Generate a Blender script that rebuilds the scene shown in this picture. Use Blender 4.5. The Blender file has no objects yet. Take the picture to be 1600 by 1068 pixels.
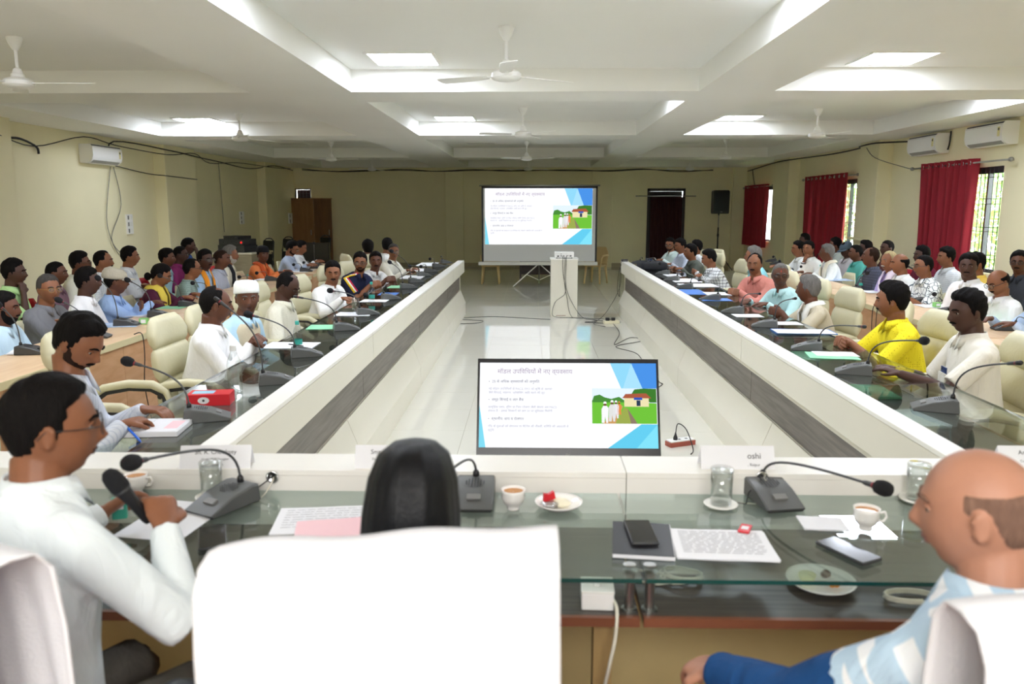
import bpy, math, random
import numpy as np
from mathutils import Vector, Matrix

random.seed(7)
C = bpy.context.scene.collection
S = bpy.context.scene
PI = math.pi
R = math.radians

# ------------------------------------------------------------------ camera, world, light, exposure
FPX, CAM_H = 1240.0, 1.75
PITCH = math.atan(210 / FPX)
YAW = math.atan(31 / FPX * math.cos(PITCH))
cam_d = bpy.data.cameras.new('camera')
cam = bpy.data.objects.new('camera', cam_d)
C.objects.link(cam)
cam.location = (0, 0, CAM_H)
cam.rotation_euler = (PI / 2 - PITCH, 0, YAW)
cam_d.sensor_width = 36
cam_d.lens = FPX / 1600 * 36
cam_d.clip_start = 0.05
cam_d.clip_end = 200
cam_d.dof.use_dof = True
cam_d.dof.focus_distance = 7.0
cam_d.dof.aperture_fstop = 3.2
S.camera = cam

S.view_settings.view_transform = 'Standard'
S.view_settings.look = 'None'
S.view_settings.exposure = 1.27
S.view_settings.gamma = 1
S.view_settings.use_curve_mapping = False
S.cycles.use_denoising = True
S.cycles.max_bounces = 12
S.cycles.diffuse_bounces = 8
S.cycles.transparent_max_bounces = 24
S.cycles.caustics_reflective = False
S.cycles.caustics_refractive = False
S.cycles.sample_clamp_indirect = 12.0

PANEL_W = 17.0       # radiance of the lit ceiling panels
SKY_W = 11.0
w = bpy.data.worlds.new('sky')
S.world = w
w.use_nodes = True
wn = w.node_tree
bg = wn.nodes['Background']
bg.inputs['Color'].default_value = (0.93, 0.97, 1.0, 1)     # bright overcast sky
bg.inputs['Strength'].default_value = SKY_W

# the photographer's flash, bounced off the ceiling behind the camera
fl = bpy.data.lights.new('bounced_flash', 'AREA'); fl.shape = 'RECTANGLE'; fl.size = 2.6; fl.size_y = 1.6; fl.energy = 75; fl.color = (1, .98, .96)
flo = bpy.data.objects.new('bounced_flash', fl); C.objects.link(flo); flo.location = (0, -1.6, 2.75); flo.rotation_euler = (R(50), 0, 0)

def frame_basis():
    f = (-math.sin(YAW) * math.cos(PITCH), math.cos(YAW) * math.cos(PITCH), -math.sin(PITCH))
    r = (math.cos(YAW), math.sin(YAW), 0)
    u = Vector(r).cross(Vector(f))
    return Vector(f), Vector(r), u
_F, _R, _U = frame_basis()
def P(u, v, x=None, y=None, z=None):
    """point of the room that the photograph shows at (u, v), on the plane x=, y= or z="""
    d = _F + _R * ((u - 800) / FPX) + _U * ((534 - v) / FPX)
    t = x / d.x if x is not None else (y / d.y if y is not None else (z - CAM_H) / d.z)
    return Vector((d.x * t, d.y * t, CAM_H + d.z * t))

# ------------------------------------------------------------------ materials
MATS = {}
def srgb(h):
    if isinstance(h, str):
        h = [int(h[i:i + 2], 16) / 255 for i in (0, 2, 4)]
    return tuple((c / 12.92 if c <= .04045 else ((c + .055) / 1.055) ** 2.4) for c in h) + (1,)

def mat(name, col, rough=.6, metal=0, bump=0, bscale=40, var=0, vscale=6, spec=.5, emit=0, coat=0,
        stretch=(1, 1, 1), col2=None, sss=0):
    if name in MATS: return MATS[name]
    m = bpy.data.materials.new(name); m.use_nodes = True
    n, l = m.node_tree.nodes, m.node_tree.links
    p = n['Principled BSDF']
    c = srgb(col)
    p.inputs['Base Color'].default_value = c
    p.inputs['Roughness'].default_value = rough
    p.inputs['Metallic'].default_value = metal
    p.inputs['Specular IOR Level'].default_value = spec
    if coat:
        p.inputs['Coat Weight'].default_value = coat; p.inputs['Coat Roughness'].default_value = .04
    if emit:
        p.inputs['Emission Color'].default_value = c; p.inputs['Emission Strength'].default_value = emit
    if var or bump or col2:
        tc = n.new('ShaderNodeTexCoord'); mp = n.new('ShaderNodeMapping')
        mp.inputs['Scale'].default_value = stretch
        l.new(tc.outputs['Object'], mp.inputs['Vector'])
        if var or col2:
            t = n.new('ShaderNodeTexNoise'); t.inputs['Scale'].default_value = vscale; t.inputs['Detail'].default_value = 4
            l.new(mp.outputs['Vector'], t.inputs['Vector'])
            r = n.new('ShaderNodeValToRGB')
            r.color_ramp.elements[0].position = .3; r.color_ramp.elements[1].position = .7
            a = [max(0, x * (1 - var)) for x in c[:3]] + [1]
            b = [min(1, x * (1 + var)) for x in c[:3]] + [1]
            if col2: a, b = c, srgb(col2)
            r.color_ramp.elements[0].color = a; r.color_ramp.elements[1].color = b
            l.new(t.outputs['Fac'], r.inputs['Fac']); l.new(r.outputs['Color'], p.inputs['Base Color'])
        if bump:
            t = n.new('ShaderNodeTexNoise'); t.inputs['Scale'].default_value = bscale; t.inputs['Detail'].default_value = 5
            l.new(mp.outputs['Vector'], t.inputs['Vector'])
            b = n.new('ShaderNodeBump'); b.inputs['Strength'].default_value = bump; b.inputs['Distance'].default_value = .01
            l.new(t.outputs['Fac'], b.inputs['Height']); l.new(b.outputs['Normal'], p.inputs['Normal'])
    MATS[name] = m
    return m

def emis(name, col, s=1):
    if name in MATS: return MATS[name]
    m = bpy.data.materials.new(name); m.use_nodes = True
    n, l = m.node_tree.nodes, m.node_tree.links
    n.remove(n['Principled BSDF'])
    e = n.new('ShaderNodeEmission'); e.inputs['Color'].default_value = srgb(col); e.inputs['Strength'].default_value = s
    l.new(e.outputs[0], n['Material Output'].inputs['Surface'])
    MATS[name] = m
    return m

def pane(name, tint, refl=.06, rough=.0, haze=0):
    """thin clear sheet: transmits with a tint, reflects by Fresnel"""
    if name in MATS: return MATS[name]
    m = bpy.data.materials.new(name); m.use_nodes = True
    n, l = m.node_tree.nodes, m.node_tree.links
    n.remove(n['Principled BSDF'])
    t = n.new('ShaderNodeBsdfTransparent'); t.inputs['Color'].default_value = tuple(tint) + (1,)
    g = n.new('ShaderNodeBsdfGlossy'); g.inputs['Roughness'].default_value = rough
    lw = n.new('ShaderNodeLayerWeight'); lw.inputs['Blend'].default_value = .5
    pw = n.new('ShaderNodeMath'); pw.operation = 'POWER'; pw.inputs[1].default_value = 4.5
    l.new(lw.outputs['Facing'], pw.inputs[0])
    ad = n.new('ShaderNodeMath'); ad.operation = 'MULTIPLY_ADD'; ad.inputs[1].default_value = 1.0 - refl; ad.inputs[2].default_value = refl
    ad.use_clamp = True
    l.new(pw.outputs[0], ad.inputs[0])
    mx = n.new('ShaderNodeMixShader')
    l.new(ad.outputs[0], mx.inputs[0]); l.new(t.outputs[0], mx.inputs[1]); l.new(g.outputs[0], mx.inputs[2])
    l.new(mx.outputs[0], n['Material Output'].inputs['Surface'])
    MATS[name] = m
    return m

def wood(name, c1, c2, rough=.35, scale=(1, 14, 14), coat=0):
    if name in MATS: return MATS[name]
    m = bpy.data.materials.new(name); m.use_nodes = True
    n, l = m.node_tree.nodes, m.node_tree.links
    p = n['Principled BSDF']; p.inputs['Roughness'].default_value = rough
    p.inputs['Coat Weight'].default_value = coat
    tc = n.new('ShaderNodeTexCoord'); mp = n.new('ShaderNodeMapping'); mp.inputs['Scale'].default_value = scale
    l.new(tc.outputs['Object'], mp.inputs['Vector'])
    t = n.new('ShaderNodeTexNoise'); t.inputs['Scale'].default_value = 3; t.inputs['Detail'].default_value = 8; t.inputs['Distortion'].default_value = .4
    l.new(mp.outputs['Vector'], t.inputs['Vector'])
    r = n.new('ShaderNodeValToRGB'); r.color_ramp.elements[0].position = .32; r.color_ramp.elements[1].position = .68
    r.color_ramp.elements[0].color = srgb(c1); r.color_ramp.elements[1].color = srgb(c2)
    l.new(t.outputs['Fac'], r.inputs['Fac']); l.new(r.outputs['Color'], p.inputs['Base Color'])
    MATS[name] = m
    return m

def fabric(base, pattern=None, c2=None, scale=1.0):
    name = 'cloth_%s_%s_%s_%s' % (base, pattern, c2, scale)
    if name in MATS: return MATS[name]
    m = bpy.data.materials.new(name); m.use_nodes = True
    n, l = m.node_tree.nodes, m.node_tree.links
    p = n['Principled BSDF']; p.inputs['Roughness'].default_value = .85; p.inputs['Specular IOR Level'].default_value = .2
    c = srgb(base); p.inputs['Base Color'].default_value = c
    tc = n.new('ShaderNodeTexCoord')
    nz = n.new('ShaderNodeTexNoise'); nz.inputs['Scale'].default_value = 9; nz.inputs['Detail'].default_value = 3; nz.inputs['Distortion'].default_value = 1.2
    mp = n.new('ShaderNodeMapping'); mp.inputs['Scale'].default_value = (1, 1, .55)
    l.new(tc.outputs['Object'], mp.inputs['Vector']); l.new(mp.outputs['Vector'], nz.inputs['Vector'])
    b = n.new('ShaderNodeBump'); b.inputs['Strength'].default_value = .6; b.inputs['Distance'].default_value = .03
    l.new(nz.outputs['Fac'], b.inputs['Height']); l.new(b.outputs['Normal'], p.inputs['Normal'])
    if pattern:
        sep = n.new('ShaderNodeSeparateXYZ'); l.new(tc.outputs['Object'], sep.inputs[0])
        def band(out, freq, thr):
            a = n.new('ShaderNodeMath'); a.operation = 'MULTIPLY'; a.inputs[1].default_value = freq
            f = n.new('ShaderNodeMath'); f.operation = 'FRACT'
            g = n.new('ShaderNodeMath'); g.operation = 'LESS_THAN'; g.inputs[1].default_value = thr
            l.new(out, a.inputs[0]); l.new(a.outputs[0], f.inputs[0]); l.new(f.outputs[0], g.inputs[0])
            return g.outputs[0]
        def comb(a, b_, op='MAXIMUM'):
            q = n.new('ShaderNodeMath'); q.operation = op
            l.new(a, q.inputs[0]); l.new(b_, q.inputs[1]); return q.outputs[0]
        if pattern == 'check':
            xy = n.new('ShaderNodeMath'); xy.operation = 'ADD'
            l.new(sep.outputs[0], xy.inputs[0]); l.new(sep.outputs[1], xy.inputs[1])
            fac = comb(band(xy.outputs[0], 22 * scale, .14), band(sep.outputs[2], 22 * scale, .14))
        elif pattern == 'stripe':
            fac = band(sep.outputs[0], 40 * scale, .3)
        elif pattern == 'diamond':
            a1 = n.new('ShaderNodeMath'); a1.operation = 'ADD'; s1 = n.new('ShaderNodeMath'); s1.operation = 'SUBTRACT'
            yz = n.new('ShaderNodeMath'); yz.operation = 'SUBTRACT'
            l.new(sep.outputs[2], yz.inputs[0]); l.new(sep.outputs[1], yz.inputs[1])
            for q in (a1, s1): l.new(sep.outputs[0], q.inputs[0]); l.new(yz.outputs[0], q.inputs[1])
            fac = comb(band(a1.outputs[0], 9 * scale, .55), band(s1.outputs[0], 9 * scale, .55), 'MINIMUM')
        elif pattern == 'dots':
            v = n.new('ShaderNodeTexVoronoi'); v.inputs['Scale'].default_value = 55 * scale; v.inputs['Randomness'].default_value = .25
            l.new(tc.outputs['Object'], v.inputs['Vector'])
            g = n.new('ShaderNodeMath'); g.operation = 'LESS_THAN'; g.inputs[1].default_value = .2
            l.new(v.outputs['Distance'], g.inputs[0]); fac = g.outputs[0]
        else:   # print
            v = n.new('ShaderNodeTexVoronoi'); v.feature = 'DISTANCE_TO_EDGE'; v.inputs['Scale'].default_value = 16 * scale
            l.new(tc.outputs['Object'], v.inputs['Vector'])
            g = n.new('ShaderNodeMath'); g.operation = 'LESS_THAN'; g.inputs[1].default_value = .05
            l.new(v.outputs['Distance'], g.inputs[0]); fac = g.outputs[0]
        mx = n.new('ShaderNodeMix'); mx.data_type = 'RGBA'
        mx.inputs[6].default_value = c; mx.inputs[7].default_value = srgb(c2)
        l.new(fac, mx.inputs[0]); l.new(mx.outputs[2], p.inputs['Base Color'])
    MATS[name] = m
    return m

# ------------------------------------------------------------------ mesh building
class MB:
    """collects shapes; build() links them as ONE mesh object"""
    def __init__(s): s.v = []; s.f = []; s.m = []; s.mi = 0
    def add(s, vs, fs):
        o = len(s.v); s.v += [tuple(a) for a in vs]
        s.f += [tuple(i + o for i in f) for f in fs]; s.m += [s.mi] * len(fs); return s
    def box(s, x0, x1, y0, y1, z0, z1, M=None):
        vs = [Vector(a) for a in ((x0, y0, z0), (x1, y0, z0), (x1, y1, z0), (x0, y1, z0), (x0, y0, z1), (x1, y0, z1), (x1, y1, z1), (x0, y1, z1))]
        if M: vs = [M @ a for a in vs]
        return s.add(vs, [(0, 3, 2, 1), (4, 5, 6, 7), (0, 1, 5, 4), (1, 2, 6, 5), (2, 3, 7, 6), (3, 0, 4, 7)])
    def bbox(s, x0, x1, y0, y1, z0, z1, r=.005, M=None):
        """box with rounded vertical edges and small top chamfer"""
        r = min(r, (x1 - x0) / 2.01, (y1 - y0) / 2.01, (z1 - z0) / 2.01)
        def ring(z, e):
            out = []
            for cx, cy, a0 in ((x1 - r, y1 - r, 0), (x0 + r, y1 - r, 90), (x0 + r, y0 + r, 180), (x1 - r, y0 + r, 270)):
                for k in range(4):
                    a = R(a0 + k * 30); q = r - e
                    out.append(Vector((cx + q * math.cos(a), cy + q * math.sin(a), z)))
            return out
        e = r * .3
        rings = [ring(z0, e), ring(z0 + e, 0), ring(z1 - e, 0), ring(z1, e)]
        if M: rings = [[M @ a for a in q] for q in rings]
        return s.loft(rings)
    def loft(s, rings, closed=True, cap=True):
        n = len(rings[0]); vs = [p for r in rings for p in r]; fs = []
        for i in range(len(rings) - 1):
            for j in range(n if closed else n - 1):
                k = (j + 1) % n
                fs.append((i * n + j, i * n + k, (i + 1) * n + k, (i + 1) * n + j))
        if cap and closed:
            fs.append(tuple(reversed(range(n)))); fs.append(tuple((len(rings) - 1) * n + j for j in range(n)))
        return s.add(vs, fs)
    def tube(s, pts, rad, n=8, cap=True, flat=1.0, up=None):
        pts = [Vector(p) for p in pts]
        if not hasattr(rad, '__len__'): rad = [rad] * len(pts)
        rings = []; prev = None
        for i, p in enumerate(pts):
            t = (pts[min(i + 1, len(pts) - 1)] - pts[max(i - 1, 0)])
            t = t.normalized() if t.length > 1e-9 else Vector((0, 0, 1))
            if prev is None:
                ref = Vector(up) if up is not None else (Vector((0, 0, 1)) if abs(t.z) < .9 else Vector((1, 0, 0)))
                a = ref - t * ref.dot(t)
            else:
                a = prev - t * prev.dot(t)
            if a.length < 1e-6: a = Vector((1, 0, 0)) - t * t.x
            a.normalize(); prev = a; b = t.cross(a)
            rings.append([p + a * (rad[i] * flat * math.cos(2 * PI * k / n)) + b * (rad[i] * math.sin(2 * PI * k / n)) for k in range(n)])
        return s.loft(rings, cap=cap)
    def lathe(s, prof, n=16, M=None, cap=True):
        rings = []
        for r_, z in prof:
            q = [Vector((r_ * math.cos(2 * PI * k / n), r_ * math.sin(2 * PI * k / n), z)) for k in range(n)]
            if M: q = [M @ a for a in q]
            rings.append(q)
        return s.loft(rings, cap=cap)
    def ell(s, c, r, n=12, m=8, M=None):
        c = Vector(c); rings = []
        for i in range(m + 1):
            th = PI * (.02 + .96 * i / m) - PI / 2
            q = []
            for k in range(n):
                a = 2 * PI * k / n
                p = Vector((r[0] * math.cos(th) * math.cos(a), r[1] * math.cos(th) * math.sin(a), r[2] * math.sin(th)))
                q.append(c + (M @ p if M else p))
            rings.append(q)
        return s.loft(rings)
    def prism(s, pts, y0, y1, M=None):
        """polygon in x,z extruded along y"""
        a = [Vector((x, y0, z)) for x, z in pts]; b = [Vector((x, y1, z)) for x, z in pts]
        if M: a = [M @ q for q in a]; b = [M @ q for q in b]
        return s.loft([a, b])
    def mesh(s, name, mats, smooth=False):
        me = bpy.data.meshes.new(name); me.from_pydata([tuple(v) for v in s.v], [], s.f)
        for m in (mats if isinstance(mats, (list, tuple)) else [mats]): me.materials.append(m)
        if s.m and max(s.m): me.polygons.foreach_set('material_index', s.m)
        if smooth: 
            me.polygons.foreach_set('use_smooth', [True] * len(me.polygons))
        me.update(); fixn(me)
        return me
    def build(s, name, mats, parent=None, smooth=False, loc=None):
        o = bpy.data.objects.new(name, s.mesh(name, mats, smooth)); C.objects.link(o)
        if parent: o.parent = parent
        if loc is not None: o.location = loc
        return o
import bmesh
def fixn(me):
    bm = bmesh.new(); bm.from_mesh(me); bmesh.ops.recalc_face_normals(bm, faces=bm.faces); bm.to_mesh(me); bm.free()

def sharp(o, ang=35):
    o.data.polygons.foreach_set('use_smooth', [True] * len(o.data.polygons))
    o.data.set_sharp_from_angle(angle=R(ang)); return o

LABELS = set()
def tag(o, label=None, cat=None, group=None, kind=None):
    if label:
        o['label'] = label
    if cat: o['category'] = cat
    if group: o['group'] = group
    if kind: o['kind'] = kind
    return o
def empty(name, loc=(0, 0, 0), rz=0, label=None, cat=None, group=None, kind=None):
    o = bpy.data.objects.new(name, None); C.objects.link(o); o.location = loc; o.rotation_euler = (0, 0, rz)
    o.empty_display_size = .1
    return tag(o, label, cat, group, kind)
def kids(o): return [c for c in C.objects if c.parent == o]
def copy_tree(src, loc, rz, label=None):
    r = src['obj'].copy(); C.objects.link(r); r.location = loc; r.rotation_euler = (0, 0, rz)
    if label: r['label'] = label
    for ch, subs in src['kids']:
        c = ch.copy(); C.objects.link(c); c.parent = r
        for sb in subs:
            d = sb.copy(); C.objects.link(d); d.parent = c
    return r
def proto(o):
    ch = list(o.children)
    return {'obj': o, 'kids': [(c, list(c.children)) for c in ch], 'used': False}
def place(pr, loc, rz, label):
    if not pr['used']:
        pr['used'] = True; o = pr['obj']; o.location = loc; o.rotation_euler = (0, 0, rz); o['label'] = label; return o
    return copy_tree(pr, loc, rz, label)

M_wall = mat('wall_paint', 'eae3bf', .75, bump=.05, bscale=60, var=.03, vscale=1.2)
M_white = mat('white_paint', 'ecece6', .7, bump=.03, bscale=30)
M_trimw = mat('ceiling_white', 'eeeeea', .8, var=.015, vscale=.8)
M_lam = mat('cream_laminate', 'e2decf', .35, var=.025, vscale=1.5)
M_lamtop = mat('white_laminate', 'f3f1ea', .3, var=.01, vscale=3)
M_dark = wood('dark_wood_strip', '57504a', '787068', .4, (14, .8, 14))
M_shelf = wood('shelf_wood', '39342f', '5a534c', .35, (.8, 22, 14))
M_shelfs = wood('shelf_wood_side', '39342f', '5a534c', .35, (22, .8, 14))
M_brown = mat('brown_edge', '7a4a33', .4, var=.1)
M_desk = wood('desk_wood', 'c9986e', 'dbb088', .4, (1.2, 1.2, 5))
M_desktop = wood('desk_top_wood', 'd8b48c', 'e6c8a2', .35, (6, 1, 1))
M_chrome = mat('chrome', 'd8d8d8', .15, 1)
M_steel = mat('steel', 'a8a8a4', .35, 1)
M_black = mat('black_plastic', '1b1b1d', .45)
M_blackg = mat('black_gloss', '0c0d10', .12)
M_dgrey = mat('dark_grey_plastic', '3c3d3e', .45)
M_mgrey = mat('grey_plastic', '7c7c7a', .45)
M_foam = mat('black_foam', '17171a', .95, bump=.5, bscale=300)
M_wplas = mat('white_plastic', 'f0f0ee', .35)
M_yplas = mat('cream_plastic', 'd8bd86', .4)
M_redpl = mat('red_plastic', 'b01e25', .4)
M_leather = mat('cream_leather', 'cfc9a8', .45, bump=.15, bscale=50, var=.03)
M_paper = mat('paper', 'e9eaee', .8)
M_pink = mat('pink_paper', 'f2c9cf', .8)
M_green = mat('green_paper', '8fd3a8', .7)
M_blue = mat('blue_folder', '3c78c8', .5)
M_ink = mat('ink', '26272e', .8)
M_red = mat('red_card', 'd2202c', .45)
M_cable = mat('black_cable', '1a1a1a', .5)
M_wcable = mat('white_cable', 'dcd9c8', .5)
M_curtain = mat('maroon_cloth', '8e1426', .8, bump=.2, bscale=150, var=.06)
M_glass = pane('table_glass', (.88, .94, .92), .10)
M_gedge = mat('glass_edge', '1d4a44', .15)
M_clear = pane('clear_glass', (.95, .97, .965), .09)
M_cer = mat('ceramic', 'f6f4f0', .15, coat=.3)
M_tea = mat('tea', 'c48a54', .2)
# ------------------------------------------------------------------ the room
XL, XR, YB, YF, ZB, ZC = -7.05, 6.25, 23.79, -3.2, 2.9, 3.12
def struct(name, mb, m, parent=None, smooth=False):
    o = mb.build(name, m, parent, smooth)
    if parent is None: o['kind'] = 'structure'
    return o

# floor of vitrified tiles
M_tile = mat('floor_tile', 'd8d6ca', .035, var=.025, vscale=.7, spec=.6)
M_grout = mat('grout', 'a39c86', .7)
floor = struct('floor', MB().box(XL, XR, YF, YB, -.1, -.004), M_grout)
TS = .66
tile_me = MB().box(.0015, TS - .0015, .0015, TS - .0015, -.004, 0).mesh('tile', M_tile)
rest = MB()
nx0, ny0 = int(math.floor(XL / TS)), int(math.floor(YF / TS))
cells = []
for j in range(ny0, int(math.ceil(YB / TS))):
    for i in range(nx0, int(math.ceil(XR / TS))):
        x, y = i * TS + .13, j * TS + .16
        x0, x1, y0, y1 = max(x, XL), min(x + TS, XR), max(y, YF), min(y + TS, YB)
        if x1 - x0 < .02 or y1 - y0 < .02: continue
        full = x1 - x0 > TS - .01 and y1 - y0 > TS - .01
        seen = full and ((-1.9 < x < 1.7 and 2.7 < y < 13) or (-4.0 < x < 4.4 and 13 <= y < 23.2))
        if seen and len(cells) < 300:
            o = bpy.data.objects.new('tile', tile_me); C.objects.link(o); o.location = (x, y, 0); o.parent = floor; cells.append(o)
        else:
            rest.box(x0 + .0015, x1 - .0015, y0 + .0015, y1 - .0015, -.004, 0)
o = rest.build('tile', M_tile, floor); o['kind'] = 'stuff'

# walls
def wall_open(name, X0, X1, ys, zs_open):
    """wall along y with openings [(y0,y1,z0,z1)]"""
    mb = MB(); y = YF
    for (a, b, c, d) in sorted(zs_open):
        mb.box(X0, X1, y, a, 0, 3.3)
        mb.box(X0, X1, a, b, 0, c); mb.box(X0, X1, a, b, d, 3.3); y = b
    mb.box(X0, X1, y, YB, 0, 3.3)
    return struct(name, mb, M_wall)
WINS = [(10.9, 12.55, .86, 2.30), (15.7, 17.6, .82, 2.30), (20.75, 22.6, .86, 2.30)]
wall_open('wall_left', XL - .2, XL, None, [])
wall_open('wall_right', XR, XR + .2, None, WINS)
mb = MB()
mb.box(XL - .2, -7.02, YB, YB + .2, 0, 3.3); mb.box(-7.02, -6.55, YB, YB + .2, 2.3, 3.3)
mb.box(-6.55, 3.39, YB, YB + .2, 0, 3.3); mb.box(3.39, 4.5, YB, YB + .2, 2.3, 3.3); mb.box(4.5, XR + .2, YB, YB + .2, 0, 3.3)
mb.box(-7.02, -6.55, YB + .15, YB + .2, 0, 2.0)
struct('wall_back', mb, M_wall)
struct('wall_front', MB().box(XL - .2, XR + .2, YF - .2, YF, 0, 3.3), M_wall)
# pilasters
n = 1
def pil(x0, x1, y0, y1):
    global n
    struct('trim_%d' % n, MB().bbox(x0, x1, y0, y1, 0, ZB + .02, .012), M_wall); n += 1
for y0, y1 in ((14.95, 16.3), (20.6, 21.5), (9.2, 10.55), (3.5, 4.4)): pil(XL - .01, XL + .22, y0, y1)
for y0, y1 in ((14.25, 15.05), (19.1, 20.3), (8.8, 9.6), (3.5, 4.4)): pil(XR - .25, XR + .01, y0, y1)
for x0, x1 in ((-2.55, -2.02), (1.77, 2.37)): pil(x0, x1, YB - .1, YB + .01)
pil(5.85, XR, YB - .12, YB + .01)
struct('baseboard_back', MB().box(XL, 3.39, YB - .015, YB, 0, .12).box(4.5, XR, YB - .015, YB, 0, .12), mat('skirting', 'a89c7c', .4))
struct('baseboard_left', MB().box(XL, XL + .015, YF, YB, 0, .12), MATS['skirting'])
struct('baseboard_right', MB().box(XR - .015, XR, YF, YB, 0, .12), MATS['skirting'])
struct('trim_%d' % n, MB().bbox(XR - .36, XR - .25, 14.3, 15.1, 1.17, 1.21, .01), M_wall); n += 1

# ceiling with sunken bays between beams
YS = [(-1.6, 3.4), (4.1, 8.3), (9.05, 13.2), (14.0, 18.95), (19.95, 23.2)]
XS = [(-6.05, -2.85), (-1.83, 1.67), (2.42, 5.45)]
mb = MB()
mb.box(XL - .2, XR + .2, YF - .2, YB + .2, ZC, ZC + .15)
ys = [YF - .2] + [v for p in YS for v in p] + [YB + .2]
for i in range(0, len(ys), 2): mb.box(XL - .2, XR + .2, ys[i], ys[i + 1], ZB, ZC + .01)
xs = [XL - .2] + [v for p in XS for v in p] + [XR + .2]
for (a, b) in YS:
    for i in range(0, len(xs), 2): mb.box(xs[i], xs[i + 1], a, b, ZB, ZC + .01)
struct('ceiling', mb, M_trimw)

# lit ceiling panels, some of them unseen and added to brighten the foreground
M_led = emis('led_panel', 'eaf1ff', PANEL_W)
spots = [(-1.2, 7.72, 'lit square ceiling panel in the middle bay nearest the camera'),
         (-1.2, 12.75, 'lit square ceiling panel in the second middle bay, left of the fan'),
         (3.35, 7.8, 'lit square ceiling panel in the right bay nearest the camera'),
         (3.2, 12.75, 'lit square ceiling panel in the second right bay beside the fan'),
         (-5.3, 12.9, 'lit square ceiling panel in the left bay above the wall air conditioner'),
         (1.35, 9.6, 'lit ceiling panel glowing on the near right side of the second middle bay'),
         (5.1, 9.7, 'lit ceiling panel glowing on the near right side of the second right bay'),
         (-1.2, 4.8, 'added unseen ceiling panel in the middle bay above the head table, left side'),  # out of view, added for more light on the head table
         (1.3, 5.2, 'ceiling panel in the middle bay above the head table, right side'),
         (-3.5, 5.0, 'added unseen ceiling panel in the left bay above the near desks'),  # this and the next: unseen panels added to light the near rows
         (3.3, 4.7, 'added unseen ceiling panel in the right bay above the near desks'),
         (-4.4, .8, 'added unseen ceiling panel over the near left corner of the hall'),  # last pair: unseen panels added near the camera as foreground fill
         (4.2, .8, 'added unseen ceiling panel over the near right corner of the hall')]
fr = MB(); 
for a, b, c, d in ((-.32, .32, -.32, -.29), (-.32, .32, .29, .32), (-.32, -.29, -.29, .29), (.29, .32, -.29, .29)): fr.box(a, b, c, d, -.012, 0)
fr_me = fr.mesh('frame', M_white); df_me = MB().box(-.29, .29, -.29, .29, -.008, 0).mesh('diffuser', M_led)
for x, y, lb in spots:
    e = empty('ceiling_light', (x, y, ZC), 0, lb, 'ceiling light', 'lit square ceiling panels')
    for nm, me in (('frame', fr_me), ('diffuser', df_me)):
        o = bpy.data.objects.new(nm, me); C.objects.link(o); o.parent = e
# two unlit panels in the dark far bays
for x, y, lb in ((-1.1, 17.6, 'unlit ceiling panel in the dark third middle bay'), (-5.2, 17.6, 'unlit ceiling panel in the dark third left bay'), (3.3, 17.6, 'unlit ceiling panel in the dark third right bay')):
    e = empty('ceiling_light', (x, y, ZC), 0, lb, 'ceiling light', 'unlit ceiling panels')
    o = bpy.data.objects.new('frame', fr_me); C.objects.link(o); o.parent = e
    MB().box(-.29, .29, -.29, .29, -.008, 0).build('diffuser', mat('unlit_diffuser', 'd8d8d4', .5), e)

# ceiling fans
def fan_proto():
    e = empty('ceiling_fan', label='white ceiling fan', cat='fan', group='white ceiling fans')
    sharp(MB().lathe([(.02, 0), (.06, 0), (.062, -.012), (.045, -.06), (.022, -.1), (.014, -.105)], 20).build('canopy', M_wplas, e))
    sharp(MB().tube([(0, 0, -.1), (0, 0, -.3)], .013, 10).build('rod', M_wplas, e))
    sharp(MB().lathe([(.014, -.24), (.03, -.25), (.042, -.285), (.05, -.29), (.052, -.315), (.1, -.33), (.115, -.345), (.118, -.375), (.105, -.39), (.07, -.4), (.03, -.405)], 28).build('motor', M_wplas, e))
    for k in range(3):
        Mx = Matrix.Rotation(R(k * 120 + 22), 4, 'Z') @ Matrix.Translation((0, 0, -.36))
        b = MB(); tw = Matrix.Rotation(R(9), 4, 'X')
        pts = [(.16, -.035), (.25, -.06), (.45, -.07), (.6, -.068), (.615, -.03), (.615, .03), (.6, .058), (.4, .05), (.25, .045), (.16, .035)]
        b.loft([[Mx @ tw @ Vector((x, y, z)) for x, y in pts] for z in (-.0025, .0025)])
        o = b.build('blade', M_wplas, e)
        a = MB().box(.09, .2, -.012, .012, -.004, .003, Mx).build('blade_arm', M_wplas, o)
    return proto(e)
fp = fan_proto()
for u, v, rz, lb in [(791, 42, 12, 'white ceiling fan hanging nearest the camera, in the middle bay'), (817, 168, 50, 'white ceiling fan in the second middle bay from the camera'),
        (823, 220, 75, 'white ceiling fan in the third middle bay, above the projector screen'), (22, 58, -20, 'white ceiling fan at the near left, over the third row'),
        (373, 177, 35, 'white ceiling fan beside the lit panel of the second left bay'), (517, 222, 85, 'white ceiling fan in the third left bay before the far wardrobe'),
        (1279, 170, 30, 'white ceiling fan in the second right bay near the curtained windows'), (1135, 217, 60, 'white ceiling fan in the third right bay above the loudspeaker')]:
    p = P(u, v, z=ZC); place(fp, (p.x, p.y, ZC), R(rz), lb)
for x, y, rz, lb in [(-.1, 21.6, 10, 'farthest white ceiling fan of the middle bays, behind the screen'), (-4.3, 21.7, 50, 'farthest white ceiling fan of the left bays'), (4.2, 21.7, 30, 'farthest white ceiling fan of the right bays, before the far door')]:
    place(fp, (x, y, ZC), R(rz), lb)

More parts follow.
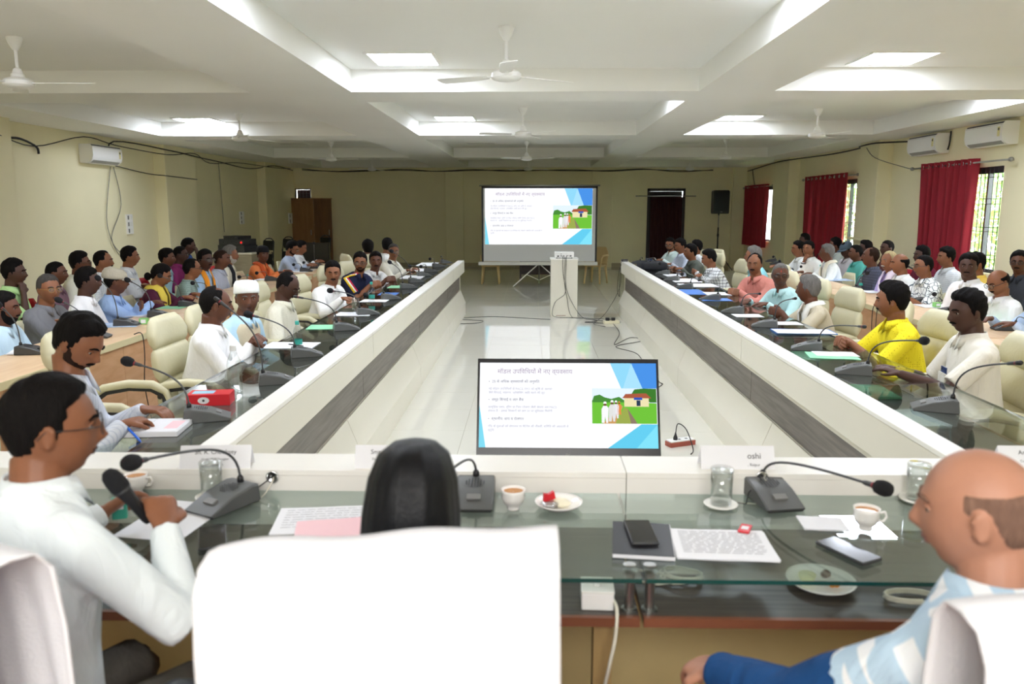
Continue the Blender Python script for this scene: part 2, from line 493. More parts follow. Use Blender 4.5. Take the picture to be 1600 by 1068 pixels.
# windows, grilles, curtains
M_frame = mat('window_frame', '23242c', .45)
M_bar = mat('grille_bar', '3a3c40', .5)
for k, (a, b, c, d) in enumerate(WINS):
    e = empty('window_%d' % (k + 1), (XR, (a + b) / 2, c), kind='structure')
    def L(mb): return mb
    ym, hh, h = (a + b) / 2, (b - a) / 2, d - c
    f = MB()
    for q in ((-hh, -hh + .05, 0, h), (hh - .05, hh, 0, h), (-hh, hh, 0, .05), (-hh, hh, h - .09, h)): f.box(.05, .12, q[0], q[1], q[2], q[3])
    f.build('window_frame', M_frame, e)
    MB().box(.055, .115, -hh + .42, -hh + .47, .05, h - .08).build('mullion', M_frame, e)
    MB().box(.083, .087, -hh + .05, hh - .05, .05, h - .09).build('window_pane', M_clear, e)
    nb = int((b - a) / .1)
    bar = MB().box(.018, .028, -.004, .004, .02, h - .02).mesh('grille_bar', M_bar)
    for i in range(nb):
        o = bpy.data.objects.new('grille_bar', bar); C.objects.link(o); o.parent = e; o.location = (0, -hh + .06 + i * (2 * hh - .12) / (nb - 1), 0)
    cb = MB().box(.016, .028, -hh, hh, -.004, .004).mesh('cross_bar', M_bar)
    for z in [h * q for q in (.13, .17, .39, .43, .65, .7, .9)]:
        o = bpy.data.objects.new('cross_bar', cb); C.objects.link(o); o.parent = e; o.location = (0, 0, z)
    MB().box(-.01, .2, -hh, hh, -.03, -.002).build('window_sill', M_wall, e)

def curtain(y0b, y1b, y0t, y1t, zb, zt, folds, lab, rod0, rod1, seed, gap=None):
    rng = random.Random(seed)
    e = empty('curtain', (XR - .12, (y0t + y1t) / 2, zb), 0, lab, 'curtain', 'maroon curtains on the right wall')
    yc = (y0t + y1t) / 2
    def sheet(s0, s1, nm):
        NU, NV = int(30 * folds * (s1 - s0)) // 2 + 12, 10
        front, back = [], []
        ph = rng.random() * 6
        for j in range(NV + 1):
            t = j / NV; z = t * (zt - zb) + (.03 * math.sin(3 * 6) if j == 0 else 0)
            r1 = []
            for i in range(NU + 1):
                s = s0 + (s1 - s0) * i / NU
                y = (y0b + (y1b - y0b) * s) * (1 - t) + (y0t + (y1t - y0t) * s) * t
                x = .045 * math.sin(2 * PI * folds * s + ph + .5 * math.sin(3 * t)) + .012 * math.sin(2 * PI * folds * 2.3 * s + t * 2)
                r1.append(Vector((x, y - yc, z)))
            front.append(r1); back.append([q + Vector((.006, 0, 0)) for q in r1])
        m = MB(); rings = [front[j] + list(reversed(back[j])) for j in range(NV + 1)]
        m.loft(rings)
        return m.build(nm, M_curtain, e, True)
    if gap:
        p0 = 0
        for g in list(gap) + [1.0]: sheet(p0, g - .012, 'curtain_panel'); p0 = g + .012
    else: sheet(0, 1, 'curtain_panel')
    for i in range(int(folds)):
        y = y0t + (y1t - y0t) * (i + .5) / folds - yc
        Mx = Matrix.Translation((0, y, zt - zb - .06)) @ Matrix.Rotation(R(90), 4, 'Y')
        m = MB(); ringp = [(.028 * math.cos(q * PI / 6), .028 * math.sin(q * PI / 6)) for q in range(13)]
        m.tube([Mx @ Vector((cx, cy, .0)) + Vector((-.03, 0, 0)) for cx, cy in ringp], .006, 6)
        m.build('eyelet', M_chrome, e)
    r = empty('curtain_rod', (XR - .12, (rod0 + rod1) / 2, zt - .06), 0, lab.replace('maroon curtain', 'thin steel rod holding the maroon curtain'), 'curtain rod', 'curtain rods')
    h = (rod1 - rod0) / 2
    MB().tube([(0, -h, 0), (0, h, 0)], .012, 8).build('rod', M_steel, r, True)
    for sg in (-1, 1):
        MB().ell((0, sg * (h + .04), 0), (.03, .045, .03), 10, 6).build('finial', M_steel, r, True)
        MB().tube([(0, sg * (h - .1), 0), (.12, sg * (h - .1), 0)], .01, 8).build('bracket', M_steel, r, True)
curtain(11.45, 12.85, 11.38, 12.92, .55, 2.42, 8, 'maroon curtain drawn half open at the window nearest the camera', 10.6, 13.2, 3)
curtain(15.95, 18.2, 15.85, 18.2, .55, 2.42, 9, 'maroon curtain with light slits over the middle window', 15.45, 18.4, 5, gap=(.35, .62, .8))
curtain(21.3, 23.45, 21.25, 23.35, .72, 2.36, 8, 'maroon curtain at the farthest window beside the loudspeaker', 20.8, 23.5, 8)

# trees and ground outside the windows
M_leaf = mat('leaf', '9cc474', .6, var=.35, vscale=3); M_bark = mat('bark', '6b5a45', .9, bump=.4, bscale=20)
tag(MB().box(XR + .2, 30, -5, 40, -.4, -.1).build('ground', mat('ground_green', '8a9a62', .9, var=.2, vscale=2)), kind='structure')
def tree(x, y, h, r, lab, seed, n=2600):
    rng = random.Random(seed)
    e = empty('tree', (x, y, -.1), 0, lab, 'tree', 'trees outside the windows')
    MB().tube([(0, 0, 0), (.05, .03, h * .35), (-.04, .05, h * .7)], [.14, .1, .05], 8).build('trunk', M_bark, e, True)
    m = MB()
    for i in range(n):
        while True:
            d = Vector([rng.uniform(-1, 1) for _ in range(3)])
            if .3 < d.length < 1: break
        c = Vector((d.x * r, d.y * r, h * .55 + d.z * h * .45)); s = rng.uniform(.05, .13)
        a = Vector([rng.uniform(-1, 1) for _ in range(3)]).normalized() * s
        b = a.cross(Vector([rng.uniform(-1, 1) for _ in range(3)])).normalized() * s * .5
        m.add([c - a, c + b, c + a, c - b], [(0, 1, 2, 3)])
    o = m.build('foliage', M_leaf, e); o['kind'] = 'stuff'
for i, (x, y, h, r, lab) in enumerate([(9.2, 13.6, 4.6, 1.5, 'leafy green tree close outside the nearest window'), (9.8, 16.6, 4.2, 1.5, 'leafy green tree behind the nearest window curtain'),
        (10.3, 21.0, 4.0, 1.5, 'leafy green tree outside the middle window'), (10.5, 27.0, 4.4, 1.8, 'leafy green tree outside the farthest window'), (14.6, 18.8, 5.4, 2.0, 'tall green tree further off outside the middle window')]):
    tree(x, y, h, r, lab, i)

# far door with curtain, open doors at the left, vent
d = empty('door_1', (3.945, YB, 0), kind='structure')
M_dfr = mat('dark_door_frame', '2a2320', .5)
f = MB(); f.box(-.555, -.49, -.02, .1, 0, 2.3); f.box(.49, .555, -.02, .1, 0, 2.3); f.box(-.555, .555, -.02, .1, 2.22, 2.3)
f.build('door_frame', M_dfr, d); MB().box(-.49, .49, .12, .16, 0, 2.22).build('door_leaf', mat('dark_opening', '1a1614', .8), d)  # leaf is a dark sheet; the opening's shade is put into its colour
e = empty('curtain', (3.945, YB - .06, .03), 0, 'dark maroon curtain hanging in the far doorway', 'curtain')
m = MB(); rows = []
for z in (0, .7, 1.4, 2.02):
    fr_ = [Vector((-.46 + .92 * i / 80, .025 * math.sin(i * .62), z)) for i in range(81)]
    rows.append(fr_ + [q + Vector((0, .006, 0)) for q in reversed(fr_)])
m.loft(rows).build('curtain_panel', mat('dark_maroon_cloth', '3a1518', .85), e, True)
r = empty('curtain_rod', (3.92, YB - .06, 2.08), 0, 'steel rod across the far doorway', 'curtain rod')
MB().tube([(-.82, 0, 0), (.82, 0, 0)], .012, 8).build('rod', M_steel, r, True)
for sx in (-.85, .85): MB().ell((sx, 0, 0), (.035, .02, .02)).build('finial', M_steel, r, True); MB().tube([(sx * .93, 0, 0), (sx * .93, .06, 0)], .008, 6).build('bracket', M_steel, r)
d = empty('door_2', (-6.45, YB - .05, 0), kind='structure')
Mdw = wood('door_wood', '8a6238', '9c7244', .5, (3, 3, .6))
for k, (a, b, dy) in enumerate(((-.56, .04, 0), (.05, .57, .02))):
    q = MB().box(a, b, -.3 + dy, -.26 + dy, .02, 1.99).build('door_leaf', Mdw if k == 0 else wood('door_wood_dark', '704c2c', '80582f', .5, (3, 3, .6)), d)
    MB().box(b - .09, b - .07, -.33 + dy, -.3 + dy, .95, 1.1).build('door_handle', M_steel, q)
MB().box(-.6, -.55, -.3, .0, 0, 2.02).box(-.6, .6, -.3, -.26, 1.99, 2.02).build('door_frame', Mdw, d)
v = empty('window_4', (-6.79, YB, 2.0), kind='structure')
f = MB(); f.box(-.23, -.2, -.01, .05, 0, .3); f.box(.2, .23, -.01, .05, 0, .3); f.box(-.23, .23, -.01, .05, 0, .03); f.box(-.23, .23, -.01, .05, .27, .3); f.build('window_frame', M_frame, v)
MB().box(-.2, .2, .1, .11, .03, .27).build('window_pane', mat('dark_glass', '3d2d33', .2), v)  # pane is one opaque dark colour
for i in range(3): MB().box(-.2, .2, 0, .01, .08 + i * .07, .088 + i * .07).build('grille_bar', M_bar, v)
for i in range(3): MB().box(-.1 + i * .1, -.09 + i * .1, 0, .01, .03, .27).build('grille_bar', M_bar, v)

# air conditioners
def ac_proto():
    e = empty('air_conditioner', label='x', cat='air conditioner', group='wall air conditioners')
    prof = [(0, 0), (.14, 0), (.2, .05), (.22, .12), (.215, .25), (.18, .29), (0, .29)]
    Mx = Matrix(((0, 1, 0, 0), (1, 0, 0, 0), (0, 0, 1, 0), (0, 0, 0, 1)))   # profile x -> y(out), extrude along x
    b = MB(); b.loft([[Vector((sx, x, z)) for x, z in prof] for sx in (-.45, .45)])
    sharp(b.build('body', M_wplas, e), 50)
    MB().loft([[Vector((sx, y, z)) for y, z in ((.15, .004), (.198, .042), (.19, .05), (.145, .012))] for sx in (-.4, .4)]).build('louver', mat('grey_louver', '9a9a98', .4), e)
    MB().loft([[Vector((sx, y, z)) for y, z in ((.216, .246), (.1905, .282), (.1865, .279), (.212, .243))] for sx in (-.44, .44)]).build('trim_strip', M_dgrey, e)
    q = MB().box(-.40, -.35, .2185, .2225, .1, .22).build('energy_label', mat('yellow_label', 'e8dfa0', .5), e)
    MB().ell((-.375, .2225, .19), (.018, .002, .018)).build('label_mark', M_dgrey, q)
    return proto(e)
ap = ac_proto()
place(ap, (XR, 12.82, 2.56), R(90), 'white wall air conditioner above the nearest maroon curtain, farther of two')
place(ap, (XR, 11.1, 2.56), R(90), 'white wall air conditioner at the right edge, nearer of two')
place(ap, (XL, 12.95, 2.44), R(-90), 'white wall air conditioner on the left wall')

# wall switches, notices
def plate(name, loc, w_, h_, lab, cat, wall, rows=0):
    sx = 1 if wall == 'L' else -1
    e = empty(name, loc, 0, lab, cat)
    MB().box(*sorted((0, sx * .03)), -w_ / 2, w_ / 2, -h_ / 2, h_ / 2).build('plate', M_wplas, e)
    for i in range(rows):
        z = h_ / 2 - (i + .5) * h_ / rows
        for k in range(3):
            a = MB().box(*sorted((sx * .03, sx * .036)), -w_ * .38 + k * w_ * .27, -w_ * .2 + k * w_ * .27, z - h_ / rows * .3, z + h_ / rows * .3)
            a.build('switch', M_white if k else M_mgrey, e)
plate('switch_board', P(201, 350, x=XL + .001), .2, .34, 'tall white switch board on the left wall below the air conditioner', 'switch board', 'L', 3)
plate('switch_board', P(377, 340, x=XL + .001), .25, .3, 'small switch board on the left wall above the amplifiers', 'switch board', 'L', 3)
plate('switch_board', P(453, 341, x=XL + .001), .3, .3, 'small switch board on the left wall beside the brown doors', 'switch board', 'L', 2)
plate('switch_board', P(1353, 342, x=XR - .001), .25, .22, 'white switch plate on the right wall before the middle window', 'switch board', 'R', 1)
plate('switch_board', P(1362, 250, x=XR - .001), .25, .28, 'white box high on the right wall by the column', 'junction box', 'R')
plate('switch_board', P(1222, 272, x=XR - .001), .12, .25, 'slim box high on the right wall between far windows', 'junction box', 'R')
# ------------------------------------------------------------------ people
TEXTS = []
BAKE = []          # objects whose remesh is applied in one go at the end
def remesh_obj(name, mb, m, parent, vox, smooth=3, fac=.5, tex=0):
    me = bpy.data.meshes.new(name); me.from_pydata([tuple(v) for v in mb.v], [], mb.f); me.materials.append(m)
    fixn(me)
    o = bpy.data.objects.new(name, me); C.objects.link(o); o.parent = parent
    r = o.modifiers.new('r', 'REMESH'); r.mode = 'VOXEL'; r.voxel_size = vox; r.use_smooth_shade = True
    if smooth:
        s_ = o.modifiers.new('s', 'SMOOTH'); s_.iterations = smooth; s_.factor = fac
    BAKE.append(o)
    return o
def bake_all():
    dg = bpy.context.evaluated_depsgraph_get()
    news = [(o, bpy.data.meshes.new_from_object(o.evaluated_get(dg))) for o in BAKE]
    for o in TEXTS:
        me = bpy.data.meshes.new_from_object(o.evaluated_get(dg)); q = bpy.data.objects.new('lettering', me); C.objects.link(q)
        q.parent = o.parent; q.location = o.location; q.rotation_euler = o.rotation_euler; q.name = o.name.replace('tmp_', '')
    for o in TEXTS: bpy.data.objects.remove(o)
    for o, me in news:
        nm = o.data.name; old = o.data; o.modifiers.clear(); o.data = me; bpy.data.meshes.remove(old); me.name = nm

HA, HB, HC = .0735, .094, .118
def head_grid(NL, NA):
    """unit directions, denser toward the face"""
    th = np.linspace(-PI / 2 + .03, PI / 2 - .03, NL)
    u = np.linspace(0, 1, NA, endpoint=False)
    al = 2 * PI * u; al = al - .42 * np.sin(al)          # 0 = front (+y), dense near the front
    T, A = np.meshgrid(th, al, indexing='ij')
    return np.cos(T) * np.sin(A), np.cos(T) * np.cos(A), np.sin(T), A
def head_shape(dx, dy, dz, jaw=1.0, thick=None, fat=0.0):
    x = HA * dx; y = HB * dy; z = HC * dz
    low = np.clip(-dz, 0, 1)
    x = x * (1 - (.26 - fat * .12) * low ** 1.8 * jaw) * (1 + .05 * np.exp(-((dz - .35) / .35) ** 2))
    back = dy < 0
    y = np.where(back, y * (1 - .30 * low), y * (1 + .02 * low))
    y = np.where(back & (dz > 0), y * 1.06, y)
    z = np.where(dz > .5, z - .006 * (dz - .5) * 2, z)
    fr = np.clip(dy, 0, 1) ** .5
    ax = np.abs(x)
    g = lambda a, c, s: np.exp(-((a - c) / s) ** 2)
    nose = g(z, -.030, .014) * .023 + g(z, -.010, .016) * .012 + g(z, .008, .014) * .004
    nw = .0085 + .006 * g(z, -.034, .012)
    y = y + fr * nose * np.exp(-(x / nw) ** 2)
    y = y - fr * .009 * g(ax, .030, .015) * g(z, .006, .012)
    y = y + fr * .005 * g(ax, .026, .022) * g(z, .024, .008)
    y = y + fr * .006 * g(x, 0, .022) * g(z, -.060, .011) - fr * .004 * g(x, 0, .022) * g(z, -.061, .003)
    y = y + fr * .008 * g(x, 0, .020) * g(z, -.100, .016)
    y = y - fr * .004 * g(x, 0, .03) * g(z, -.080, .008)
    s = 1 + fr * (.03 + fat * .06) * g(ax, .045, .016) * g(z, -.03, .025)
    x = x * s
    if thick is not None:
        L = np.sqrt(dx * dx + dy * dy + dz * dz)
        x = x + thick * dx / L; y = y + thick * dy / L; z = z + thick * dz / L
    return np.stack([x, y, z], -1)
def smooth01(a): a = np.clip(a, 0, 1); return a * a * (3 - 2 * a)
def hair_thick(style, dx, dy, dz, A, seed, vol=1.0):
    al = np.abs(np.degrees((A + PI) % (2 * PI) - PI))
    front = {'short': .60, 'recede': .80, 'bald': 1.3, 'horseshoe': 1.3, 'long': .58, 'crew': .62, 'thin': .74}[style]
    temple = {'short': .52, 'recede': .85, 'bald': 1.2, 'horseshoe': 1.2, 'long': .35, 'crew': .55, 'thin': .85}[style]
    side = .20 if style in ('bald', 'horseshoe') else .28
    xs = [0, 28, 50, 66, 78, 84, 92, 102, 118, 140, 180]
    ys = [front, front + .01, temple, .42 if style in ('short', 'crew', 'long') else .55, .0, -.22, -.10, .02, -.38, -.52, -.58]
    if style in ('bald', 'horseshoe'): ys[3] = 1.0; ys[4] = .1
    thr = np.interp(al, xs, ys)
    rng = np.random.RandomState(seed); n = 0
    for k in range(5):
        a, b, c, d = rng.uniform(3, 9, 4); n = n + np.sin(a * dx * 2 + b * dz * 2 + c * dy * 2 + d) / 5
    thr = thr + n * .05
    t = {'short': .021, 'crew': .008, 'recede': .014, 'thin': .011, 'bald': .007, 'horseshoe': .010, 'long': .022}[style] * vol
    top = smooth01((dz - .1) / .7)
    th = (.35 * t + .65 * t * top) * (1 + .35 * n)
    m = smooth01((dz - thr) / .14)
    if style in ('bald', 'horseshoe'):
        lim = .50 if style == 'horseshoe' else .35
        m = m * smooth01((lim + np.clip((al - 120) / 60, 0, 1) * .1 - dz) / .16)
    if style == 'recede':
        m = m * (1 - .9 * smooth01((dz - .80) / .08) * smooth01((110 - al) / 20))
    return np.where(m > .04, th * m - .004 * (1 - m), -.007)
def grid_mb(V, mb=None):
    mb = mb or MB(); n0, n1 = V.shape[:2]
    flat = V.reshape(-1, 3); vs = [tuple(r) for r in flat]; fs = []
    for i in range(n0 - 1):
        for j in range(n1):
            k = (j + 1) % n1
            fs.append((i * n1 + j, i * n1 + k, (i + 1) * n1 + k, (i + 1) * n1 + j))
    fs.append(tuple(reversed(range(n1)))); fs.append(tuple((n0 - 1) * n1 + j for j in range(n1)))
    return mb.add(vs, fs)
def xf(V, M):
    A = np.array(M.to_3x3()); t = np.array(M.translation); return V @ A.T + t

def ik(sh, tgt, l1, l2, hint):
    d = tgt - sh; L = min(d.length, (l1 + l2) * .985); d.normalize(); tgt = sh + d * L
    a = (l1 * l1 - l2 * l2 + L * L) / (2 * L); h = math.sqrt(max(l1 * l1 - a * a, 0))
    q = hint - d * hint.dot(d); q.normalize()
    return sh + d * a + q * h, tgt
def hand(mb, wr, d, nrm, side, curl, s=1.0, fr=1.0, spread=.0):
    """palm, four fingers and a thumb; d = pointing direction, nrm = palm side, side=+1 right hand"""
    d = d.normalized(); nrm = (nrm - d * nrm.dot(d)).normalized(); sd = nrm.cross(d) * side     # toward the thumb
    c = wr
    def el(o, rw, rh):
        return [c + d * (o * s) + sd * (rw * s * math.cos(a)) + nrm * (rh * s * math.sin(a)) for a in [2 * PI * k / 10 for k in range(10)]]
    mb.loft([el(-.012, .022, .017), el(.01, .030, .018), el(.04, .040, .017), el(.075, .042, .014), el(.088, .036, .010)])
    for i, (off, L) in enumerate(((.031, .070), (.0105, .080), (-.0105, .074), (-.031, .058))):
        L *= s; p = c + d * (.074 * s) + sd * (off * s); pts = [p]; ang = curl * .35; dd = d + sd * (spread * (1.5 - i) * .25)
        for k, f in enumerate((.42, .32, .26)):
            ang += curl * (.5 if k else .25)
            q = dd.normalized() * math.cos(ang) + nrm * math.sin(ang)
            p = p + q * (L * f); pts.append(p)
        mb.tube(pts, [.0095 * s * fr, .009 * s * fr, .0082 * s * fr, .0065 * s * fr], 7)
    p = c + d * (.018 * s) + sd * (.026 * s)
    p2 = p + (d * .6 + sd * .75 + nrm * .25).normalized() * (.036 * s)
    p3 = p2 + (d * .9 + sd * (.25 - curl * .35) + nrm * (.2 + curl * .35)).normalized() * (.03 * s)
    p4 = p3 + (d * .95 - sd * (.05 + curl * .4) + nrm * (.2 + curl * .4)).normalized() * (.022 * s)
    mb.tube([p, p2, p3, p4], [.0135 * s * fr, .0115 * s * fr, .0095 * s * fr, .007 * s * fr], 7)

SKIN = {'d': '633c2a', 'm': '86563b', 'l': 'a06d4e', 'f': 'b28068', 'vd': '4b2f24'}
def skin(k): return mat('skin_' + k, SKIN[k], .5, bump=.08, bscale=90, var=.07, vscale=14, spec=.4)
HAIR = {'black': '100d0c', 'grey': '6e6b68', 'white': 'b9b4ac', 'brown': '2a1b13', 'blond': 'b0a078', 'salt': '45423f', 'dblue': '0d0f16', 'scalp': '7a5e50', 'stub': '2c1e18'}
def hairm(k): return mat('hair_' + k, HAIR[k], .75, bump=.5, bscale=160, var=.2, spec=.12, vscale=60, stretch=(1, 1, .25))

# arm poses: (right target, left target, curl, mode) in the person's frame (x right, y forward, z height)
POSES = {
    'table':  ((.16, .40, .845), (-.16, .40, .845), .5),
    'clasp':  ((.035, .36, .80), (-.035, .36, .80), .9),
    'claspt': ((.035, .42, .86), (-.035, .42, .86), .9),
    'lap':    ((.10, .30, .60), (-.10, .30, .60), .5),
    'crossed': ((-.10, .26, .80), (.10, .24, .83), .5),
    'crosst': ((-.12, .38, .865), (.12, .36, .88), .4),
    'chin':   ((.03, .16, 'chin'), (-.10, .28, .62), 1.3),
    'chinl':  ((.10, .3, .7), (-.03, .16, 'chin'), 1.3),
    'face':   ((.05, .13, 'face'), (-.10, .28, .62), .4),
}
class Person: pass
def person(u=None, v=None, x=None, y=None, pos=None, face=0, look=None, pitch=0, lean=.10, pose='lap', shirt='dcdfe2', pat=None,
           pc=None, ps=1.0, sleeve='long', skin_='m', hair='short', hc='black', vol=1.0, must=None, beard=None, glasses=None, label='', row='',
           collar=True, w_=1.0, belly=0.0, seat=.44, jaw=1.0, fat=0.0, trousers='33353b', R_=None, L_=None, vest=None, scarf=None,
           cap=None, bun=False, hs=1.0, near=None, tilt=0, roll=0, name='person', chair='x', nR=None, nL=None, curlR=None, curlL=None, neck=.142, hintR=None, cuff=.86, offx=0, group=None, zlift=0, eyes=None, slim=1.0):
    H = Vector(pos) if pos is not None else P(u, v, x=x, y=y)
    if look is None: look = face
    dist = (H - Vector((0, 0, CAM_H))).length
    vox = near or max(.006, min(.0125, dist / FPX * 1.3))
    ph = R(face); rel = R(max(-85, min(85, ((look - face + 180) % 360) - 180)))
    # root so that the head lands on H
    fwd = Vector((-math.sin(ph), math.cos(ph), 0)); rgt = Vector((math.cos(ph), math.sin(ph), 0))
    root = Vector((H.x, H.y, 0)) - fwd * (lean + .03) - rgt * offx
    e = empty(name, root, ph, label, 'person', group)
    pr = Person(); pr.root = e; pr.head = H; pr.face = face; pr.label = label; pr.row = row
    hd = Vector((offx, lean + .03, H.z))                     # head centre, local
    pelvis = Vector((0, 0, seat + .085))
    Rh = Matrix.Rotation(rel, 4, 'Z') @ Matrix.Rotation(R(-pitch), 4, 'X') @ Matrix.Rotation(R(tilt), 4, 'Y')
    Mh = Matrix.Translation(hd) @ Rh @ Matrix.Diagonal((hs, hs, hs, 1))
    nb = hd + Vector((-offx * .1, -.04, -neck * hs))        # neck base
    tw = rel * .22
    midp = pelvis.lerp(nb, .5) + Vector((0, -.035 + .03 * belly, 0))
    def spine(t): return pelvis * (1 - t) ** 2 + midp * 2 * t * (1 - t) + nb * t * t
    def torso(mb, infl, secs, n=18):
        rings = []
        for t, a, b, fo in secs:
            c = spine(min(max(t, 0), 1)) + (Vector((0, 0, (t if t < 0 else t - 1) * .3)) if (t < 0 or t > 1) else Vector())
            tt = (spine(min(t + .05, 1)) - spine(max(t - .05, 0))).normalized()
            ang = tw * min(max(t, 0), 1)
            X = Vector((math.cos(ang), math.sin(ang), 0)); Y = tt.cross(X).normalized(); X = Y.cross(tt).normalized()
            c = c + Y * fo
            q = []
            for k in range(n):
                th = 2 * PI * k / n; cs, sn = math.cos(th), math.sin(th)
                ex = .8
                q.append(c + X * ((a + infl) * math.copysign(abs(cs) ** ex, cs)) + Y * ((b + infl) * math.copysign(abs(sn) ** ex, sn)))
            rings.append(q)
        mb.loft(rings)
    wv = w_
    # joints
    c8 = spine(.85); Xs = Vector((math.cos(tw), math.sin(tw), 0)); Ys = Vector((-math.sin(tw), math.cos(tw), 0))
    shs = {1: c8 + Xs * (.168 * wv) + Vector((0, 0, .0)), -1: c8 - Xs * (.168 * wv)}
    tg = POSES[pose]; T = {1: Vector(), -1: Vector()}; curls = {1: curlR if curlR is not None else tg[2], -1: curlL if curlL is not None else tg[2]}
    for sgn, q, over in ((1, tg[0], R_), (-1, tg[1], L_)):
        q = over or q; q = list(q)
        if q[2] == 'chin': 
            f_ = Mh @ Vector((0, .075, -.135)); q = [f_.x + sgn * .03, f_.y, f_.z - .05]
        elif q[2] == 'face':
            f_ = Mh @ Vector((sgn * .03, .11, -.03)); q = [f_.x + sgn * .03, f_.y + .02, f_.z - .08]
        T[sgn] = Vector(q)
    arms = {}
    for sgn in (1, -1):
        hint = Vector((sgn * .55, -.15, -1.0))
        if sgn == 1 and hintR: hint = Vector(hintR)
        el, wr = ik(shs[sgn], T[sgn], .275 * wv ** .3, .245, hint)
        arms[sgn] = (shs[sgn], el, wr)
    # ---------- body: one continuous skin surface
    b = MB()
    torso(b, 0, [(-.05, .10, .08, 0), (0, .13 * wv, .10, 0), (.45, .115 * wv, .09, 0), (.8, .14 * wv, .085, 0), (.93, .11 * wv, .07, 0), (1.0, .06, .055, 0)], 12)
    neck0 = nb + Vector((0, -.005, -.03)); neck1 = Mh @ Vector((0, -.025, -.065))
    b.tube([neck0, neck0.lerp(neck1, .5), neck1], [.066 * slim, .056 * slim + fat * .008, .055 * slim + fat * .01], 14)
    NLh, NAh = (56, 84) if vox < .0072 else (34, 48)
    dx, dy, dz, A = head_grid(NLh, NAh)
    HV = head_shape(dx, dy, dz, jaw, None, fat)
    grid_mb(xf(HV, Mh), b)
    for sx in (-1, 1):
        Me = Mh @ Matrix.Translation((sx * .0745, -.010, -.004)) @ Matrix.Rotation(R(sx * -22), 4, 'Z')
        if vox < .0072:
            b.ell(Me.translation, (1, 1, 1), 12, 8, Me.to_3x3() @ Matrix.Diagonal((.0075, .0175, .031)))
            b.tube([Me @ Vector((sx * .006, .006 + .013 * math.cos(a), .024 * math.sin(a))) for a in [PI * (.1 + 1.5 * q / 9) for q in range(10)]][::-1], .0042, 6)
        else:
            b.ell(Me.translation, (1, 1, 1), 8, 6, Me.to_3x3() @ Matrix.Diagonal((.009, .017, .030)))
    handinfo = {}
    for sgn in (1, -1):
        sh, el, wr = arms[sgn]
        fd = (wr - el).normalized()
        b.tube([sh, sh.lerp(el, .5), el, el.lerp(wr, .35), wr.lerp(el, .25), wr], [.048, .044, .038, .037, .029, .025], 12)
        nrm = (nR if sgn == 1 else nL)
        if nrm is None:
            nrm = Vector((0, 0, -1))
            if pose in ('clasp', 'claspt'): nrm = Vector((-sgn, .1, -.2))
            if T[sgn].z > nb.z - .05: nrm = Vector((-sgn * .4, -1, 0))
        nrm = Vector(nrm)
        hdv = fd.copy()
        if pose in ('table', 'crosst', 'claspt') and T[sgn].z < .93: hdv.z = max(min(hdv.z, .02), -.12); hdv.normalize()
        if pose in ('clasp', 'claspt'): hdv = (hdv + Vector((-sgn * .6, .5, 0))).normalized()
        hand(b, wr, hdv, nrm, sgn, curls[sgn], 1.0, 1.0 if vox < .0072 else 1.12)
        handinfo[sgn] = (wr, hdv, nrm)
    pr.hands = {k: e.matrix_basis @ v[0] for k, v in handinfo.items()}; pr.hi = handinfo
    remesh_obj('body', b, skin(skin_), e, vox, 2 if vox < .0072 else 1, .4)
    # ---------- shirt
    sv = max(.0095, vox * 1.5)
    s_ = MB(); be = belly
    torso(s_, .0, [(-.02, .165 * wv, .125 + .03 * be, .0), (.06, .172 * wv, .128 + .05 * be, .01 * be), (.25, .165 * wv, .120 + .06 * be, .03 * be), (.45, .160 * wv, .115 + .03 * be, .02 * be),
                   (.68, .172 * wv, .112, .005), (.80, .178 * wv, .104, 0), (.87, .166 * wv, .094, 0), (.93, .135 * wv, .084, 0), (.98, .098, .074, 0), (1.03, .070, .064, 0)])
    for sgn in (1, -1):
        sh, el, wr = arms[sgn]
        inn = sh.lerp(c8, .35)
        if sleeve == 'short':
            end = sh.lerp(el, cuff)
            yk = (el - sh).normalized(); ou = (sh - c8).normalized(); upz = Vector((0, 0, 1))
            s_.tube([c8.lerp(sh, .25) + upz * .004, c8.lerp(sh, .65) + upz * .006, sh - ou * .012 + upz * .004, sh + ou * .002 + yk * .012, sh + yk * .05], [.078, .070, .062, .059, .060], 14)
            s_.tube([sh.lerp(el, -.02), sh.lerp(el, .12), sh.lerp(el, .4), end], [.046, .060, .061, .062], 14)
        elif sleeve == 'none':
            s_.tube([inn, sh], [.06, .058], 12)
        else:
            f2 = {'long': .97, 'threeq': .45}[sleeve]
            wend = el.lerp(wr, f2)
            yk = (el - sh).normalized(); ou = (sh - c8).normalized(); upz = Vector((0, 0, 1))
            s_.tube([c8.lerp(sh, .25) + upz * .004, c8.lerp(sh, .65) + upz * .006, sh - ou * .012 + upz * .004, sh + ou * .002 + yk * .012, sh + yk * .05], [.078, .070, .062, .059, .060], 14)
            s_.tube([sh.lerp(el, -.02), sh.lerp(el, .12), sh.lerp(el, .5), el - (wr - el).normalized() * .01, el.lerp(wr, .12), el.lerp(wr, .5 * f2), wend], [.046, .060, .058, .053, .051, .046, .036], 14)
            if sleeve == 'long': s_.tube([el.lerp(wr, .88), el.lerp(wr, .99)], [.036, .035], 14)
            # creases at the elbow
            for q, rr in ((.86, .0615), (.96, .0575)):
                s_.tube([sh.lerp(el, q - .02), sh.lerp(el, q + .02)], [rr, rr - .004], 12)
